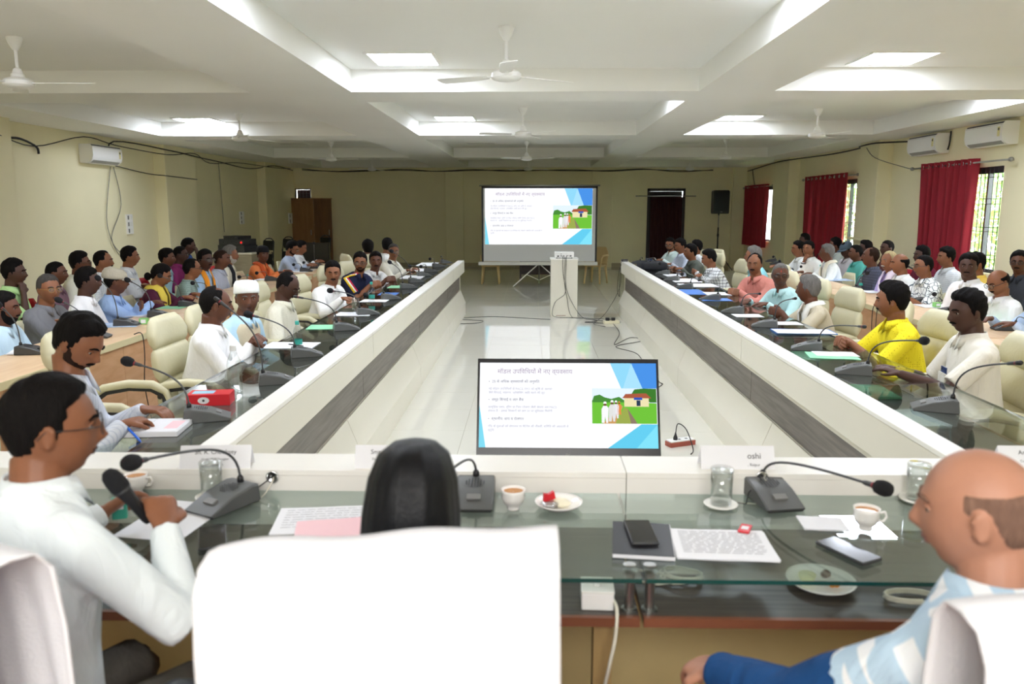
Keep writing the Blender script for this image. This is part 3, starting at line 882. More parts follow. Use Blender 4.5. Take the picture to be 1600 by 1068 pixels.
    if collar:
        nd = (neck1 - neck0).normalized(); cx = Xs; cy = Ys
        base = nb + Vector((0, .002, -.012)); rings = []
        pts_in, pts_out = [], []
        for k in range(22):
            a = -PI / 2 - PI + 2 * PI * (k + .5) / 22       # opens at the front (+y)
            pass
        N = 22
        for (h0, rr, dz0) in ((0, 0, 0),):
            up, lo, upo, loo = [], [], [], []
            for k in range(N + 1):
                a = R(90) + R(16) + (2 * PI - R(32)) * k / N
                ca, sa = math.cos(a), math.sin(a)
                frn = max(0, sa)
                drop = .022 * frn ** 2
                up.append(base + cx * (ca * .068) + cy * (sa * .066) + Vector((0, 0, .036 - drop)))
                upo.append(base + cx * (ca * .073) + cy * (sa * .072) + Vector((0, 0, .040 - drop)))
                fl = .088 + .020 * frn ** 3
                loo.append(base + cx * (ca * fl) + cy * (sa * fl) + Vector((0, 0, -.008 - drop * 1.5 - .038 * frn ** 8)))
                lo.append(base + cx * (ca * .07) + cy * (sa * .07) + Vector((0, 0, -.012 - drop)))
            cm = MB(); cm.loft([[up[k], upo[k], loo[k], lo[k]] for k in range(N + 1)])
            cm.build('collar', fabric(shirt, pat, pc, ps), e, True)
    shm = fabric(shirt, pat, pc, ps)
    so = remesh_obj('shirt', s_, shm, e, sv, 5, .5)
    pr.shirt = so
    # ---------- trousers and shoes
    t_ = MB()
    kz = seat + .07
    kx = .12
    for sgn in (1, -1):
        hp = Vector((sgn * .085, .0, seat + .085)); kn = Vector((sgn * kx, .40, kz)); an = Vector((sgn * kx, .36, .085))
        t_.tube([hp + Vector((0, -.08, 0)), hp, hp.lerp(kn, .5), kn, kn + Vector((0, .03, -.04))], [.075, .088, .078, .066, .052], 12, up=(0, 0, 1))
        t_.tube([kn + Vector((0, -.005, .03)), kn + Vector((0, .0, -.08)), kn.lerp(an, .5), an], [.05, .063, .058, .052], 12, up=(0, 1, 0))
    t_.ell((0, -.01, seat + .085), (.165, .13, .085), 16, 8)
    t_.build('trousers', fabric(trousers), e, True)
    for sgn in (1, -1):
        m = MB(); secs = []
        for yy, ww, hh in ((-.06, .02, .04), (-.045, .036, .08), (0, .038, .085), (.06, .042, .06), (.13, .046, .048), (.18, .036, .035), (.2, .015, .02)):
            secs.append([Vector((sgn * kx + ww * math.cos(a), .36 + yy, max(0.002, hh * .5 + hh * .5 * math.sin(a)))) for a in [2 * PI * k / 10 for k in range(10)]])
        m.loft(secs).build('shoe', mat('shoe_black', '1c1a1a', .45), e, True)
    # ---------- hair
    g = (40, 60) if vox < .0072 else (26, 36)
    dx, dy, dz, A = head_grid(*g)
    if hair and hair != 'none':
        th = hair_thick(hair, dx, dy, dz, A, int(abs(H.x * 131) + H.y * 17) % 997, vol)
        hm = MB(); grid_mb(xf(head_shape(dx, dy, dz, jaw, th, fat), Mh), hm)
        hm.build('hair', hairm(hc), e, True)
    if beard:
        al = np.abs(np.degrees((A + PI) % (2 * PI) - PI))
        V0 = head_shape(dx, dy, dz, jaw, None, fat)
        lim = np.interp(al, [0, 20, 45, 66, 76, 95], [-.072, -.060, -.058, -.045, -.005, .01]); mz = smooth01((lim - V0[..., 2]) / .010) * smooth01((97 - al) / 8)
        mouth = np.exp(-(V0[..., 0] / .024) ** 2 - ((V0[..., 2] + .061) / .012) ** 2)
        th = np.where((mz > .05) & (mouth < .4), (.006 if beard != 'stubble' else .0018) * mz, -.006)
        hm = MB(); grid_mb(xf(head_shape(dx, dy, dz, jaw, th, fat), Mh), hm)
        hm.build('beard', hairm('black' if beard is True else 'stub' if beard == 'stubble' else beard), e, True)
    def surf(px, pz, off=0):
        """front surface point of the head at local x, z"""
        ddz = pz / HC; ddx = px / HA; ddy = math.sqrt(max(0, 1 - min(1, ddz * ddz + ddx * ddx)))
        q = head_shape(np.array([ddx]), np.array([ddy]), np.array([ddz]), jaw, None, fat)[0]
        return Vector(q) + Vector((0, off, 0))
    if eyes == 'tilak':
        q = Mh @ surf(0, .045, .0005); MB().ell(q, (.006, .004, .010), 10, 6).build('forehead_mark', mat('vermilion', 'd2452a', .7), e, True)
    if must:
        m = MB(); pts = []
        for k in range(9):
            a = -1 + k / 4
            pts.append(Mh @ (surf(a * .027, -.0485 - .006 * a * a, .001)))
        m.tube(pts, [.0025, .006, .0072, .007, .006, .007, .0072, .006, .0025], 7)
        m.build('moustache', hairm(must if must is not True else 'black'), e, True)
    if dist < 15:
        for sx in (-1, 1):
            c = surf(sx * .030, .004)
            m = MB(); m.ell(c + Vector((0, -.0075, 0)), (.0125, .0105, .0095), 12, 8)
            m.v = [tuple(Mh @ Vector(q)) for q in m.v]
            eo = m.build('eye', mat('eye_white', 'a39a90', .25), e, True)
            m = MB(); m.ell(c + Vector((-.0 * sx, .0016, -.0012 if pitch < 10 else -.004)), (.0062, .0024, .0062), 10, 6)
            m.v = [tuple(Mh @ Vector(q)) for q in m.v]
            m.build('iris', mat('iris_dark', '140c09', .2), eo, True)
            m = MB(); pts = [Mh @ surf(sx * q, z, .002) for q, z in ((.012, .020), (.022, .0255), (.034, .026), (.045, .020))]
            m.tube(pts, [.003, .0046, .0042, .002], 6); m.build('eyebrow', hairm(hc if hc not in ('blond',) else 'grey'), e, True)
            if dist < 9:
                m = MB()   # upper eyelid
                pts = [Mh @ (surf(sx * q, .004 + z, .0) + Vector((0, yo, 0))) for q, z, yo in ((.018, .002, .001), (.024, .0075, .0035), (.031, .009, .0045), (.038, .007, .0035), (.044, .001, .0))]
                m.tube(pts, [.0015, .0025, .003, .0025, .0015], 6); m.build('eyelid', skin(skin_), e, True)
        m = MB()
        lw = .021
        m.tube([Mh @ surf(a * lw, -.0575 + .0015 * (1 - abs(a)), .0005) for a in (-1, -.5, 0, .5, 1)], [.0012, .003, .0032, .003, .0012], 6)
        m.tube([Mh @ surf(a * lw * .9, -.0655, .0) for a in (-1, -.5, 0, .5, 1)], [.0012, .0036, .0042, .0036, .0012], 6)
        m.build('lips', mat('lips_' + ('l' if skin_ in 'lf' else 'd'), '7d4a42' if skin_ in 'lf' else '4a2a26', .45), e, True)
    if glasses:
        ge = MB(); rad = .0014 if dist < 8 else .0022
        gm = {'dark': M_black, 'gold': mat('gold_metal', 'b08a4a', .3, 1), 'thin': M_dgrey}[glasses]
        for sx in (-1, 1):
            cpt = surf(0, .0) + Vector((sx * .033, -.001, .0))
            ring = [Mh @ (cpt + Vector((.0235 * math.cos(a), -.006 * abs(math.cos(a)) * (1 if sx * math.cos(a) > 0 else 0), .0175 * math.sin(a) + .0))) for a in [2 * PI * k / 18 for k in range(19)]]
            ge.tube(ring, rad, 5)
            ge.tube([Mh @ (cpt + Vector((sx * .0235, -.006, .006))), Mh @ Vector((sx * .078, .05, .008)), Mh @ Vector((sx * .082, -.012, .01)), Mh @ Vector((sx * .079, -.03, -.008))], rad, 5)
        ge.tube([Mh @ (surf(0, .004) + Vector((-.011, -.0, .002))), Mh @ (surf(0, .004) + Vector((0, .003, .004))), Mh @ (surf(0, .004) + Vector((.011, .0, .002)))], rad, 5)
        go = ge.build('glasses', gm, e, True)
        for sx in (-1, 1):
            cpt = surf(0, .0) + Vector((sx * .033, -.002, .0)); m = MB()
            m.loft([[Mh @ (cpt + Vector((.0225 * math.cos(a), yo, .0165 * math.sin(a)))) for a in [2 * PI * k / 16 for k in range(16)]] for yo in (0, .001)])
            m.build('lens', M_clear, go)
    # ---------- extras
    def band(nm, side_pts, m_, width=.05, th_=.008):
        mb = MB()
        for pts in side_pts:
            pts = [Vector(q) for q in pts]; rings = []
            for i, q in enumerate(pts):
                t = (pts[min(i + 1, len(pts) - 1)] - pts[max(i - 1, 0)]).normalized()
                ctr = spine(.6); out = Vector((q.x - ctr.x, q.y - ctr.y, .12 if q.z > nb.z - .04 else 0)).normalized()
                sdv = t.cross(out).normalized()
                wd = width if not hasattr(width, '__len__') else width[min(i, len(width) - 1)]
                rings.append([q + sdv * (wd * a) + out * (b_ + .006 * math.sin(a * 9 + i)) for a, b_ in ((-1, 0), (-.5, th_), (0, th_ * 1.3), (.5, th_), (1, 0), (.5, -th_), (0, -th_), (-.5, -th_))])
            mb.loft(rings)
        return mb.build(nm, m_, e, True)
    def chest(sx, t, out=.012, xo=.07):
        c = spine(t); yy = (.125 if t < .6 else .117 - (t - .6) * .10) + out
        return c + Xs * (sx * xo) + Ys * yy
    if scarf:
        col, kind = scarf[0], scarf[1]
        up_ = .012
        pts = []
        for sx in ((1, -1) if kind != 'right' else (1,)):
            pts.append([chest(sx, .12, .02 + .03 * belly, .06), chest(sx, .35, .025 + .03 * belly, .065), chest(sx, .6, .02, .075), chest(sx, .8, .016, .08),
                        nb + Xs * (sx * .083) + Ys * .05 + Vector((0, 0, -.0)), nb + Xs * (sx * .092) + Vector((0, 0, .024)), nb + Xs * (sx * .06) - Ys * .065 + Vector((0, 0, .03)), nb - Ys * .088 + Vector((0, 0, .03))])
        band('scarf', pts, fabric(col, *(scarf[2:] if len(scarf) > 2 else ())), .034 if kind != 'wide' else .05, .009)
    if vest:
        s2 = MB()
        torso(s2, .009, [(-.03, .165 * wv, .125 + .03 * be, .0), (.06, .172 * wv, .128 + .05 * be, .01 * be), (.25, .165 * wv, .120 + .06 * be, .03 * be), (.45, .160 * wv, .115 + .03 * be, .02 * be),
                   (.68, .172 * wv, .112, .005), (.82, .172 * wv, .102, 0), (.91, .145 * wv, .088, 0), (.955, .11, .078, 0)])
        remesh_obj('waistcoat', s2, fabric(vest), e, sv, 2)
    if cap:
        kind, col = cap
        m = MB(); fm = fabric(col)
        if kind == 'boat':
            rings = []
            for z, sx, sy in ((.035, .088, .112), (.05, .089, .113), (.10, .086, .112), (.125, .072, .104), (.133, .03, .07)):
                rings.append([Mh @ Vector((sx * math.sin(a), sy * math.cos(a) - .008, z + .014 * math.cos(a) * (1 if z < .06 else .3))) for a in [2 * PI * k / 24 for k in range(24)]])
            m.loft(rings); m.build('cap', fm, e, True)
        elif kind == 'bandana':
            rings = []
            for z, sx, sy in ((.04, .084, .108), (.055, .086, .110), (.10, .078, .098), (.125, .055, .07), (.135, .02, .03)):
                rings.append([Mh @ Vector((sx * math.sin(a), sy * math.cos(a) - .006, z)) for a in [2 * PI * k / 20 for k in range(20)]])
            m.loft(rings); m.build('cap', fm, e, True)
        else:
            rings = []
            for z, sx, sy in ((.03, .086, .108), (.05, .088, .110), (.09, .082, .102), (.12, .06, .078), (.134, .025, .03)):
                rings.append([Mh @ Vector((sx * math.sin(a), sy * math.cos(a) - .006, z - .012 * math.cos(a))) for a in [2 * PI * k / 24 for k in range(24)]])
            m.loft(rings); co = m.build('cap', fm, e, True)
            m = MB(); top, bot = [], []
            for k in range(13):
                a = R(-60 + 10 * k)
                top.append([Mh @ Vector((.086 * math.sin(a), .10 * math.cos(a), .034)), Mh @ Vector((.088 * math.sin(a), .10 * math.cos(a) + .075 * math.cos(a * 1.45), .018)), Mh @ Vector((.086 * math.sin(a), .10 * math.cos(a) + .073 * math.cos(a * 1.45), .013)), Mh @ Vector((.084 * math.sin(a), .098 * math.cos(a), .028))])
            m.loft(top); m.build('peak', fm, co, True)
    if bun:
        m = MB(); m.ell(Mh @ Vector((0, -.115, -.05)), (.042, .035, .042), 14, 10); m.build('hair_bun', hairm(hc), e, True)
    pr.Mh = e.matrix_basis @ Mh; pr.nb = nb; pr.e = e; pr.arms = {k: [e.matrix_basis @ q for q in v] for k, v in arms.items()}; pr.spine = spine
    pr.chest = chest; pr.Xs = Xs; pr.Ys = Ys
    # the chair goes under the pelvis
    pr.seat_pos = (root.x, root.y); pr.rz = ph
    return pr
# ------------------------------------------------------------------ the U-shaped conference table
ZT, ZG, ZS = .89, .82, .70
XI, XO = {-1: -1.11, 1: 1.46}, {-1: -1.78, 1: 2.22}      # inner face and outer glass edge per side
YN, YE = 2.69, 13.08
ct = empty('conference_table', (.17, 8, 0), 0, 'long white U-shaped conference table with glass tops and dark wood strip', 'table')
def tpart(mb, name, m):
    mb.v = [(a[0] - .17, a[1] - 8, a[2]) for a in mb.v]
    return mb.build(name, m, ct)
for sg in (-1, 1):
    X = XI[sg]
    jt = [YN, 5.47, 8.33, 11.2, YE]; jl = [YN, 4.9, 7.7, 10.5, YE - .0]
    def prof_seg(pts, y0, y1, name, m, th=.018):
        # pts = [(off, z), ...] outer skin; off measured away from the aisle
        a, b = pts
        d = Vector((b[0] - a[0], 0, b[1] - a[1])).normalized(); nn = Vector((-d.z, 0, d.x))
        if nn.x < 0: nn = -nn
        q = [Vector((a[0], 0, a[1])), Vector((b[0], 0, b[1])), Vector((b[0], 0, b[1])) + nn * th, Vector((a[0], 0, a[1])) + nn * th]
        g = .004
        tpart(MB().loft([[Vector((X + sg * p.x, y, p.z)) for p in q] for y in (y0 + g, y1 - g)]), name, m)
    for i in range(4):
        y0, y1 = jt[i], jt[i + 1]
        tpart(MB().box(*sorted((X, X + sg * .105)), y0 + .003, y1 - .003, ZT - .018, ZT), 'ledge_board', M_lamtop)
        prof_seg([(.0, ZT - .021), (.0, .70)], y0, y1, 'fascia_panel', M_lam)
        prof_seg([(.004, .702), (.085, .701)], y0, y1, 'soffit_panel', M_lam, .01)
        prof_seg([(.085, .698), (.07, .629)], y0, y1, 'upper_panel', M_lam)
        prof_seg([(.080, .626), (.080, .414)], y0, y1, 'wood_strip', M_dark)
        y0, y1 = jl[i], jl[i + 1]
        prof_seg([(.066, .41), (-.015, .20)], y0, y1, 'lower_panel', M_lam)
        prof_seg([(-.015, .20), (-.015, .0)], y0, y1, 'base_panel', M_lam)
        # back face of the ledge and glass, shelf
        y0, y1 = jt[i], jt[i + 1]
        tpart(MB().box(*sorted((X + sg * .087, X + sg * .105)), y0, y1, .30, ZT - .019), 'ledge_back', M_lam)
        xa, xb = sorted((X + sg * .106, XO[sg]))
        if i == 0: y0 += .03
        tpart(MB().box(xa, xb, y0 + .003, y1 - .003, ZG - .011, ZG), 'glass_top', M_glass)
        xe = XO[sg]
        tpart(MB().box(*sorted((xe, xe + sg * .0015)), y0 + .003, y1 - .003, ZG - .011, ZG), 'glass_edge', M_gedge)
        tpart(MB().box(xa, xb - .03 if sg > 0 else xb, y0, y1, ZS - .02, ZS) if sg > 0 else MB().box(xa + .03, xb, y0, y1, ZS - .02, ZS), 'shelf', M_shelfs)
        tpart(MB().box(*sorted((xe - sg * .03, xe - sg * .018)), y0, y1, ZS - .024, ZS + .002), 'shelf_edging', M_brown)
        for yy in (y0 + .12, (y0 + y1) / 2, y1 - .12):
            for xx in (xe - sg * .06,):
                tpart(MB().lathe([(.014, ZS), (.014, ZG - .012), (.02, ZG - .012), (.02, ZG - .0112)], 12, Matrix.Translation((xx, yy, 0))), 'glass_post', M_steel)
        yy = y1 - .05
        tpart(MB().box(*sorted((X + sg * .11, xe - sg * .12)), yy - .02, yy, 0, ZS - .02), 'support_panel', M_lam)
    # closed far end with small block
    prof = [(0, ZT - .02), (0, .70), (.07, .70), (.07, .41), (-.015, .2), (-.015, 0), (.105, 0), (.105, ZT - .02)]
    tpart(MB().loft([[Vector((X + sg * a, y, z)) for a, z in prof] for y in (YE, YE + .018)]), 'end_panel', M_lam)
# head part (near the camera)
x0, x1 = -2.3, 2.9
for a, b in ((x0, .315), (.315, x1)):
    tpart(MB().box(a + .0015, b - .0015, 2.51, YN, ZT - .018, ZT), 'ledge_board', M_lamtop)
    tpart(MB().box(a + .0015, b - .0015, 2.51, 2.528, .10, ZT - .019), 'ledge_back', M_lamtop)
    aa, bb = max(a, XI[-1] - .0), min(b, XI[1])
    tpart(MB().box(aa, bb, YN - .02, YN, .70, ZT - .019), 'fascia_panel', M_lam)
    tpart(MB().box(aa, bb, YN - .09, YN - .076, .41, .70), 'wood_strip', M_dark)
    tpart(MB().box(aa, bb, YN - .07, YN - .05, 0, .41), 'lower_panel', M_lam)
for a, b in ((x0, .285), (.295, x1)):
    tpart(MB().box(a, b, 1.895, 2.508, ZG - .011, ZG), 'glass_top', M_glass)
    tpart(MB().box(a, b, 1.893, 1.895, ZG - .011, ZG), 'glass_edge', M_gedge)
    tpart(MB().box(a, b, 1.93, 2.508, ZS - .022, ZS), 'shelf', M_shelf)
    tpart(MB().box(a, b, 1.915, 1.93, ZS - .024, ZS + .001), 'shelf_edging', M_brown)
for xx in (-2.2, -1.0, .262, .315, 1.6, 2.8):
    tpart(MB().lathe([(.022, ZS), (.022, ZS + .004), (.0135, ZS + .006), (.0135, ZG - .014), (.02, ZG - .0125), (.02, ZG - .0112)], 16, Matrix.Translation((xx, 1.965, 0))), 'glass_post', M_steel)
    if xx > -2: tpart(MB().lathe([(.016, ZG), (.017, ZG + .002), (.012, ZG + .004)], 14, Matrix.Translation((xx, 1.975, 0))), 'glass_cap', M_steel)
M_modesty = mat('ochre_panel', 'd8c48e', .6, var=.04)
tpart(MB().box(x0, x1, 2.49, 2.507, .02, ZS - .022), 'modesty_panel', M_modesty)
for xx in (-1.6, .2, 2.0): tpart(MB().box(xx - .03, xx + .02, 1.97, 2.03, 0, ZS - .022), 'table_leg', wood('leg_wood', '8a7148', 'a68b5c', .5, (6, 6, 1)))
tag(MB().box(-3.2, 3.6, -.6, 2.49, 0, .012).build('carpet', mat('red_carpet', '6d1422', .95, bump=.4, bscale=250, var=.12, vscale=20)), 'dark red carpet under the head of the table', 'carpet')

# ------------------------------------------------------------------ second-row wooden desks
def desk(xin, sg, y0, y1, lab, depth=.55, h=.76):
    xa, xb = sorted((xin, xin + sg * depth))
    e = empty('wooden_desk', ((xa + xb) / 2, (y0 + y1) / 2, 0), 0, lab, 'desk', 'second row wooden desks')
    hx, hy = (xb - xa) / 2, (y1 - y0) / 2
    MB().bbox(-hx, hx, -hy, hy, h - .028, h, .006).build('desk_top', M_desktop, e)
    s = -sg
    MB().box(*sorted((s * hx, s * (hx + .006))), -hy, hy, h - .05, h - .002).build('edge_strip', mat('cream_edge', 'd9cfa6', .45), e)
    npan = max(2, round((y1 - y0) / .55))
    for i in range(npan):
        a = -hy + i * (2 * hy) / npan; b = a + 2 * hy / npan
        MB().box(*sorted((s * (hx - .03), s * (hx - .012))), a + .002, b - .002, .05, h - .03).build('front_panel', M_desk, e)
    for yy in (-hy, hy - .02): MB().box(-hx + .02, hx - .03, yy, yy + .02, 0, h - .03).build('side_panel', M_desk, e)
DL = [(-3.05, 3.3, 5.35), (-3.10, 5.38, 7.4), (-3.17, 7.43, 9.5), (-3.24, 9.53, 11.6), (-3.3, 11.9, 14.2)]
names = ['near', 'second', 'third', 'fourth', 'farthest']
for (x, a, b), nm in zip(DL, names): desk(x, -1, a, b, 'light wooden second-row desk on the left side, %s from the camera' % ('nearest' if nm == 'near' else nm))
DR = [(3.42, 3.6, 6.1), (3.46, 6.13, 8.0), (3.5, 8.03, 9.9), (3.55, 9.93, 12.3)]
for (x, a, b), nm in zip(DR, ['nearest', 'second', 'third', 'fourth']): desk(x, 1, a, b, 'light wooden second-row desk on the right side, %s from the camera' % nm)

# ------------------------------------------------------------------ chairs
def exec_proto(H=1.06, M_leather=M_leather, arm=None):
    arm = arm or M_leather
    e = empty('office_chair', label='x', cat='chair', group='cream leather office chairs')
    m = MB(); rings = []
    for y, hw, z0, z1 in ((-.22, .2, .37, .43), (-.2, .235, .35, .44), (0, .25, .345, .435), (.2, .245, .35, .44), (.25, .22, .36, .43), (.265, .18, .38, .41)):
        q = []
        for k in range(16):
            a = 2 * PI * k / 16; c_, s_ = math.cos(a), math.sin(a)
            q.append(Vector((hw * math.copysign(abs(c_) ** .4, c_), y, (z0 + z1) / 2 + (z1 - z0) / 2 * math.copysign(abs(s_) ** .6, s_))))
        rings.append(q)
    m.loft(rings).build('seat', M_leather, e, True)
    def pad(z0, z1, nm, par):
        m = MB(); rings = []
        N = 7
        for j in range(N + 1):
            t = j / N; z = z0 + (z1 - z0) * t
            puff = math.sin(PI * min(1, max(0, t * 1.0))) ** .45
            hw = (.245 if z < H - .11 else .245 - (z - H + .11) * .55) - .02 * (1 - puff); th = .012 + .038 * puff
            yb = -.235 - .10 * (z - .45)
            q = []
            for k in range(18):
                a = 2 * PI * k / 18; c_, s_ = math.cos(a), math.sin(a)
                xx = hw * math.copysign(abs(c_) ** .55, c_)
                q.append(Vector((xx, yb + .035 * (xx / .25) ** 2 + th * math.copysign(abs(s_) ** .7, s_), z)))
            rings.append(q)
        return m.loft(rings).build(nm, M_leather, par, True)
    pad(.42, .66, 'back_cushion', e); pad(.655, H - .19, 'back_cushion', e); pad(H - .195, H, 'head_cushion', e)
    for sx in (-1, 1):
        pts = [(sx * .25, -.24, .60), (sx * .285, -.16, .655), (sx * .295, -.02, .675), (sx * .295, .12, .665), (sx * .29, .2, .62), (sx * .28, .23, .54), (sx * .26, .21, .45)]
        a = MB().tube(pts, [.02, .026, .028, .028, .025, .02, .016], 10).build('armrest', arm, e, True)
        pts2 = [(p[0], p[1] * .93, p[2] - .03) for p in pts[:5]] + [(sx * .272, .2, .5), (sx * .25, .18, .42), (sx * .2, .1, .37)]
        MB().tube(pts2, .016, 8).build('arm_frame', M_black, a, True)
    MB().lathe([(.03, .12), (.03, .34), (.06, .35)], 12).build('gas_lift', M_black, e, True)
    b = MB()
    for k in range(5):
        a = R(72 * k); b.tube([(0, 0, .12), (.15 * math.cos(a), .15 * math.sin(a), .1), (.27 * math.cos(a), .27 * math.sin(a), .065)], [.03, .022, .016], 8)
    b.build('star_base', M_black, e, True)
    cs = MB()
    w0 = MB().lathe([(.028, -.012), (.03, 0), (.028, .012)], 12).mesh('caster', M_black, True)
    for k in range(5):
        a = R(72 * k); o = bpy.data.objects.new('caster', w0); C.objects.link(o); o.parent = e
        o.location = (.27 * math.cos(a), .27 * math.sin(a), .03); o.rotation_euler = (R(90), 0, a)
    return proto(e)
def plastic_proto(m, name, lab):
    e = empty(name, label=lab, cat='chair', group=lab)
    MB().bbox(-.21, .21, -.2, .21, .405, .43, .04).build('seat', m, e, True)
    b = MB(); rings = []
    for j in range(9):
        t = j / 8; z = .42 + .42 * t; hw = .2 + .01 * math.sin(PI * t) - .07 * max(0, t - .7) / .3; yb = -.2 - .09 * t
        q = [Vector((hw * a, yb + .03 * a * a + o_, z)) for a, o_ in [(-1 + 2 * k / 10, .008) for k in range(11)] + [(1 - 2 * k / 10, -.008) for k in range(11)]]
        rings.append(q)
    b.loft(rings).build('backrest', m, e, True)
    for sx in (-1, 1):
        for sy in (-1, 1):
            MB().tube([(sx * .17, sy * .165, .41), (sx * .2, sy * .2, .0)], [.028, .018], 8).build('leg', m, e, True)
        MB().tube([(sx * .2, -.24, .64), (sx * .225, -.1, .655), (sx * .225, .1, .65), (sx * .215, .16, .6), (sx * .19, .17, .42)], [.018, .022, .022, .02, .018], 8).build('armrest', m, e, True)
    return proto(e)
def banquet_proto():
    e = empty('banquet_chair', label='x', cat='chair', group='black framed red banquet chairs')
    MB().bbox(-.2, .2, -.19, .21, .39, .435, .05).build('seat', M_redpl, e, True)
    b = MB(); rings = []
    for j in range(7):
        t = j / 6; z = .50 + .38 * t; hw = .19 - .10 * max(0, t - .55) ** 1.4 * 2; yb = -.22 - .06 * t
        rings.append([Vector((hw * a, yb + o_, z)) for a, o_ in ((-1, 0), (-.7, .022), (0, .028), (.7, .022), (1, 0), (.7, -.014), (0, -.014), (-.7, -.014))])
    b.loft(rings).build('backrest', mat('red_fabric', 'a01828', .85), e, True)
    fr_ = MB(); pts = [(-.205, -.19, .0), (-.205, -.21, .45), (-.2, -.25, .76), (-.13, -.28, .89), (0, -.285, .915), (.13, -.28, .89), (.2, -.25, .76), (.205, -.21, .45), (.205, -.19, 0)]
    fr_.tube(pts, .012, 8).build('back_frame', M_black, e, True)
    for sx in (-1, 1): MB().tube([(sx * .195, .19, .40), (sx * .2, .21, 0)], .012, 8).build('leg', M_black, e, True)
    return proto(e)
EX = exec_proto(); EXT = exec_proto(1.17, mat('dark_leather', '22242a', .4), M_black); EXT['obj'].name = 'high_back_chair'; EXT['obj']['group'] = 'black high backed chairs at the head table'; RP = plastic_proto(M_redpl, 'plastic_chair', 'red plastic chairs'); CP = plastic_proto(M_leather, 'plastic_chair', 'cream moulded chairs'); YP = plastic_proto(M_yplas, 'plastic_chair', 'beige plastic chairs'); BQ = banquet_proto()
YP['obj'].name = 'plastic_chair'

def chair_for(p, kind, desc):
    x, y = p.seat_pos; f = Vector((-math.sin(p.rz), math.cos(p.rz), 0)); q = Vector((x, y, 0)) + f * (.03 if kind is not EXT else .08)
    place(kind, (q.x, q.y, 0), p.rz, desc)

# ------------------------------------------------------------------ conference microphones
def micro(base, zt, toward, head, lab, foam=True, dark=False, group='gooseneck microphones'):
    """base = point on the table, toward = heading (deg) of the sloping face, head = centre of the mic head"""
    b = Vector(base); b.z = zt
    e = empty('gooseneck_microphone', b, R(toward), lab, 'microphone', group)
    Mi = Matrix.Rotation(-R(toward), 4, 'Z') @ Matrix.Translation(-b)
    mt = M_dgrey if dark else mat('mic_grey', '565857', .4)
    prof = [(-.10, .004), (-.105, .012), (-.02, .046), (.06, .062), (.085, .058), (.092, .004)]   # y, z
    m = MB(); rings = []
    for sx, k in ((-.062, .9), (-.058, 1), (.058, 1), (.062, .9)):
        rings.append([Vector((sx, y * (1 if abs(sx) < .06 else .97), z * k if z > .01 else z)) for y, z in prof])
    sharp(m.loft(rings).build('mic_base', mt, e), 30)
    MB().bbox(-.058, .058, -.1, .09, 0, .006, .01).build('base_plate', M_black, e)
    sl = math.atan2(.034, .085)
    Ms = Matrix.Translation((0, -.055, .0335)) @ Matrix.Rotation(sl, 4, 'X')
    MB().bbox(-.022, .022, -.012, .012, -.004, .004, .003, Ms).build('talk_button', M_mgrey if not dark else M_black, e)
    Mg = Matrix.Translation((0, .018, .0565)) @ Matrix.Rotation(R(10), 4, 'X')
    gr = MB()
    for i in range(-3, 4):
        for j in range(-3, 4):
            if i * i + j * j <= 11: gr.ell(Mg @ Vector((i * .0095, j * .0085, 0)), (.0032, .0032, .0016), 5, 2)
    o = gr.build('speaker_grill', M_black, e); o['kind'] = 'stuff'
    nk0 = Vector((0, .066, .06)); MB().lathe([(.011, .058), (.010, .075), (.006, .082)], 10, Matrix.Translation((0, .066, 0))).build('neck_socket', M_black, e, True)
    hp = Mi @ Vector(head)
    d = hp - nk0; hor = Vector((d.x, d.y, 0)); pts = []
    c1 = nk0 + Vector((0, 0, max(.075, d.z * .5 + .02))); c2 = nk0 + hor * .30 + Vector((0, 0, max(.07, d.z * .62 + .03)))
    for k in range(15):
        t = k / 14; pts.append(nk0 * (1 - t) ** 3 + c1 * 3 * t * (1 - t) ** 2 + c2 * 3 * t * t * (1 - t) + hp * t ** 3)
    MB().tube(pts, .0042, 7).build('gooseneck', mat('gooseneck_grey', '4a4c4e', .4), e, True)
    dr = (hp - pts[-3]).normalized(); q = dr.to_track_quat('Z', 'Y').to_matrix().to_4x4(); Mh = Matrix.Translation(hp) @ q
    MB().lathe([(.005, -.05), (.0075, -.04), (.0085, 0), (.0085, .01)], 10, Mh).build('mic_capsule', M_dgrey, e, True)
    if foam:
        MB().lathe([(.010, -.012), (.0185, -.004), (.0225, .012), (.0225, .024), (.0175, .038), (.007, .045)], 14, Mh).build('foam_windscreen', M_foam, e, True)
        MB().lathe([(.0095, -.018), (.0095, -.012)], 10, Mh).build('light_ring', mat('red_ring', '8c2430', .4), e, True)
    else:
        MB().lathe([(.0088, .01), (.0105, .014), (.0105, .034), (.006, .042)], 12, Mh).build('mic_head', M_black, e, True)
        MB().lathe([(.0092, .004), (.0092, .01)], 10, Mh).build('light_ring', mat('red_ring', '8c2430', .4), e, True)
    return e

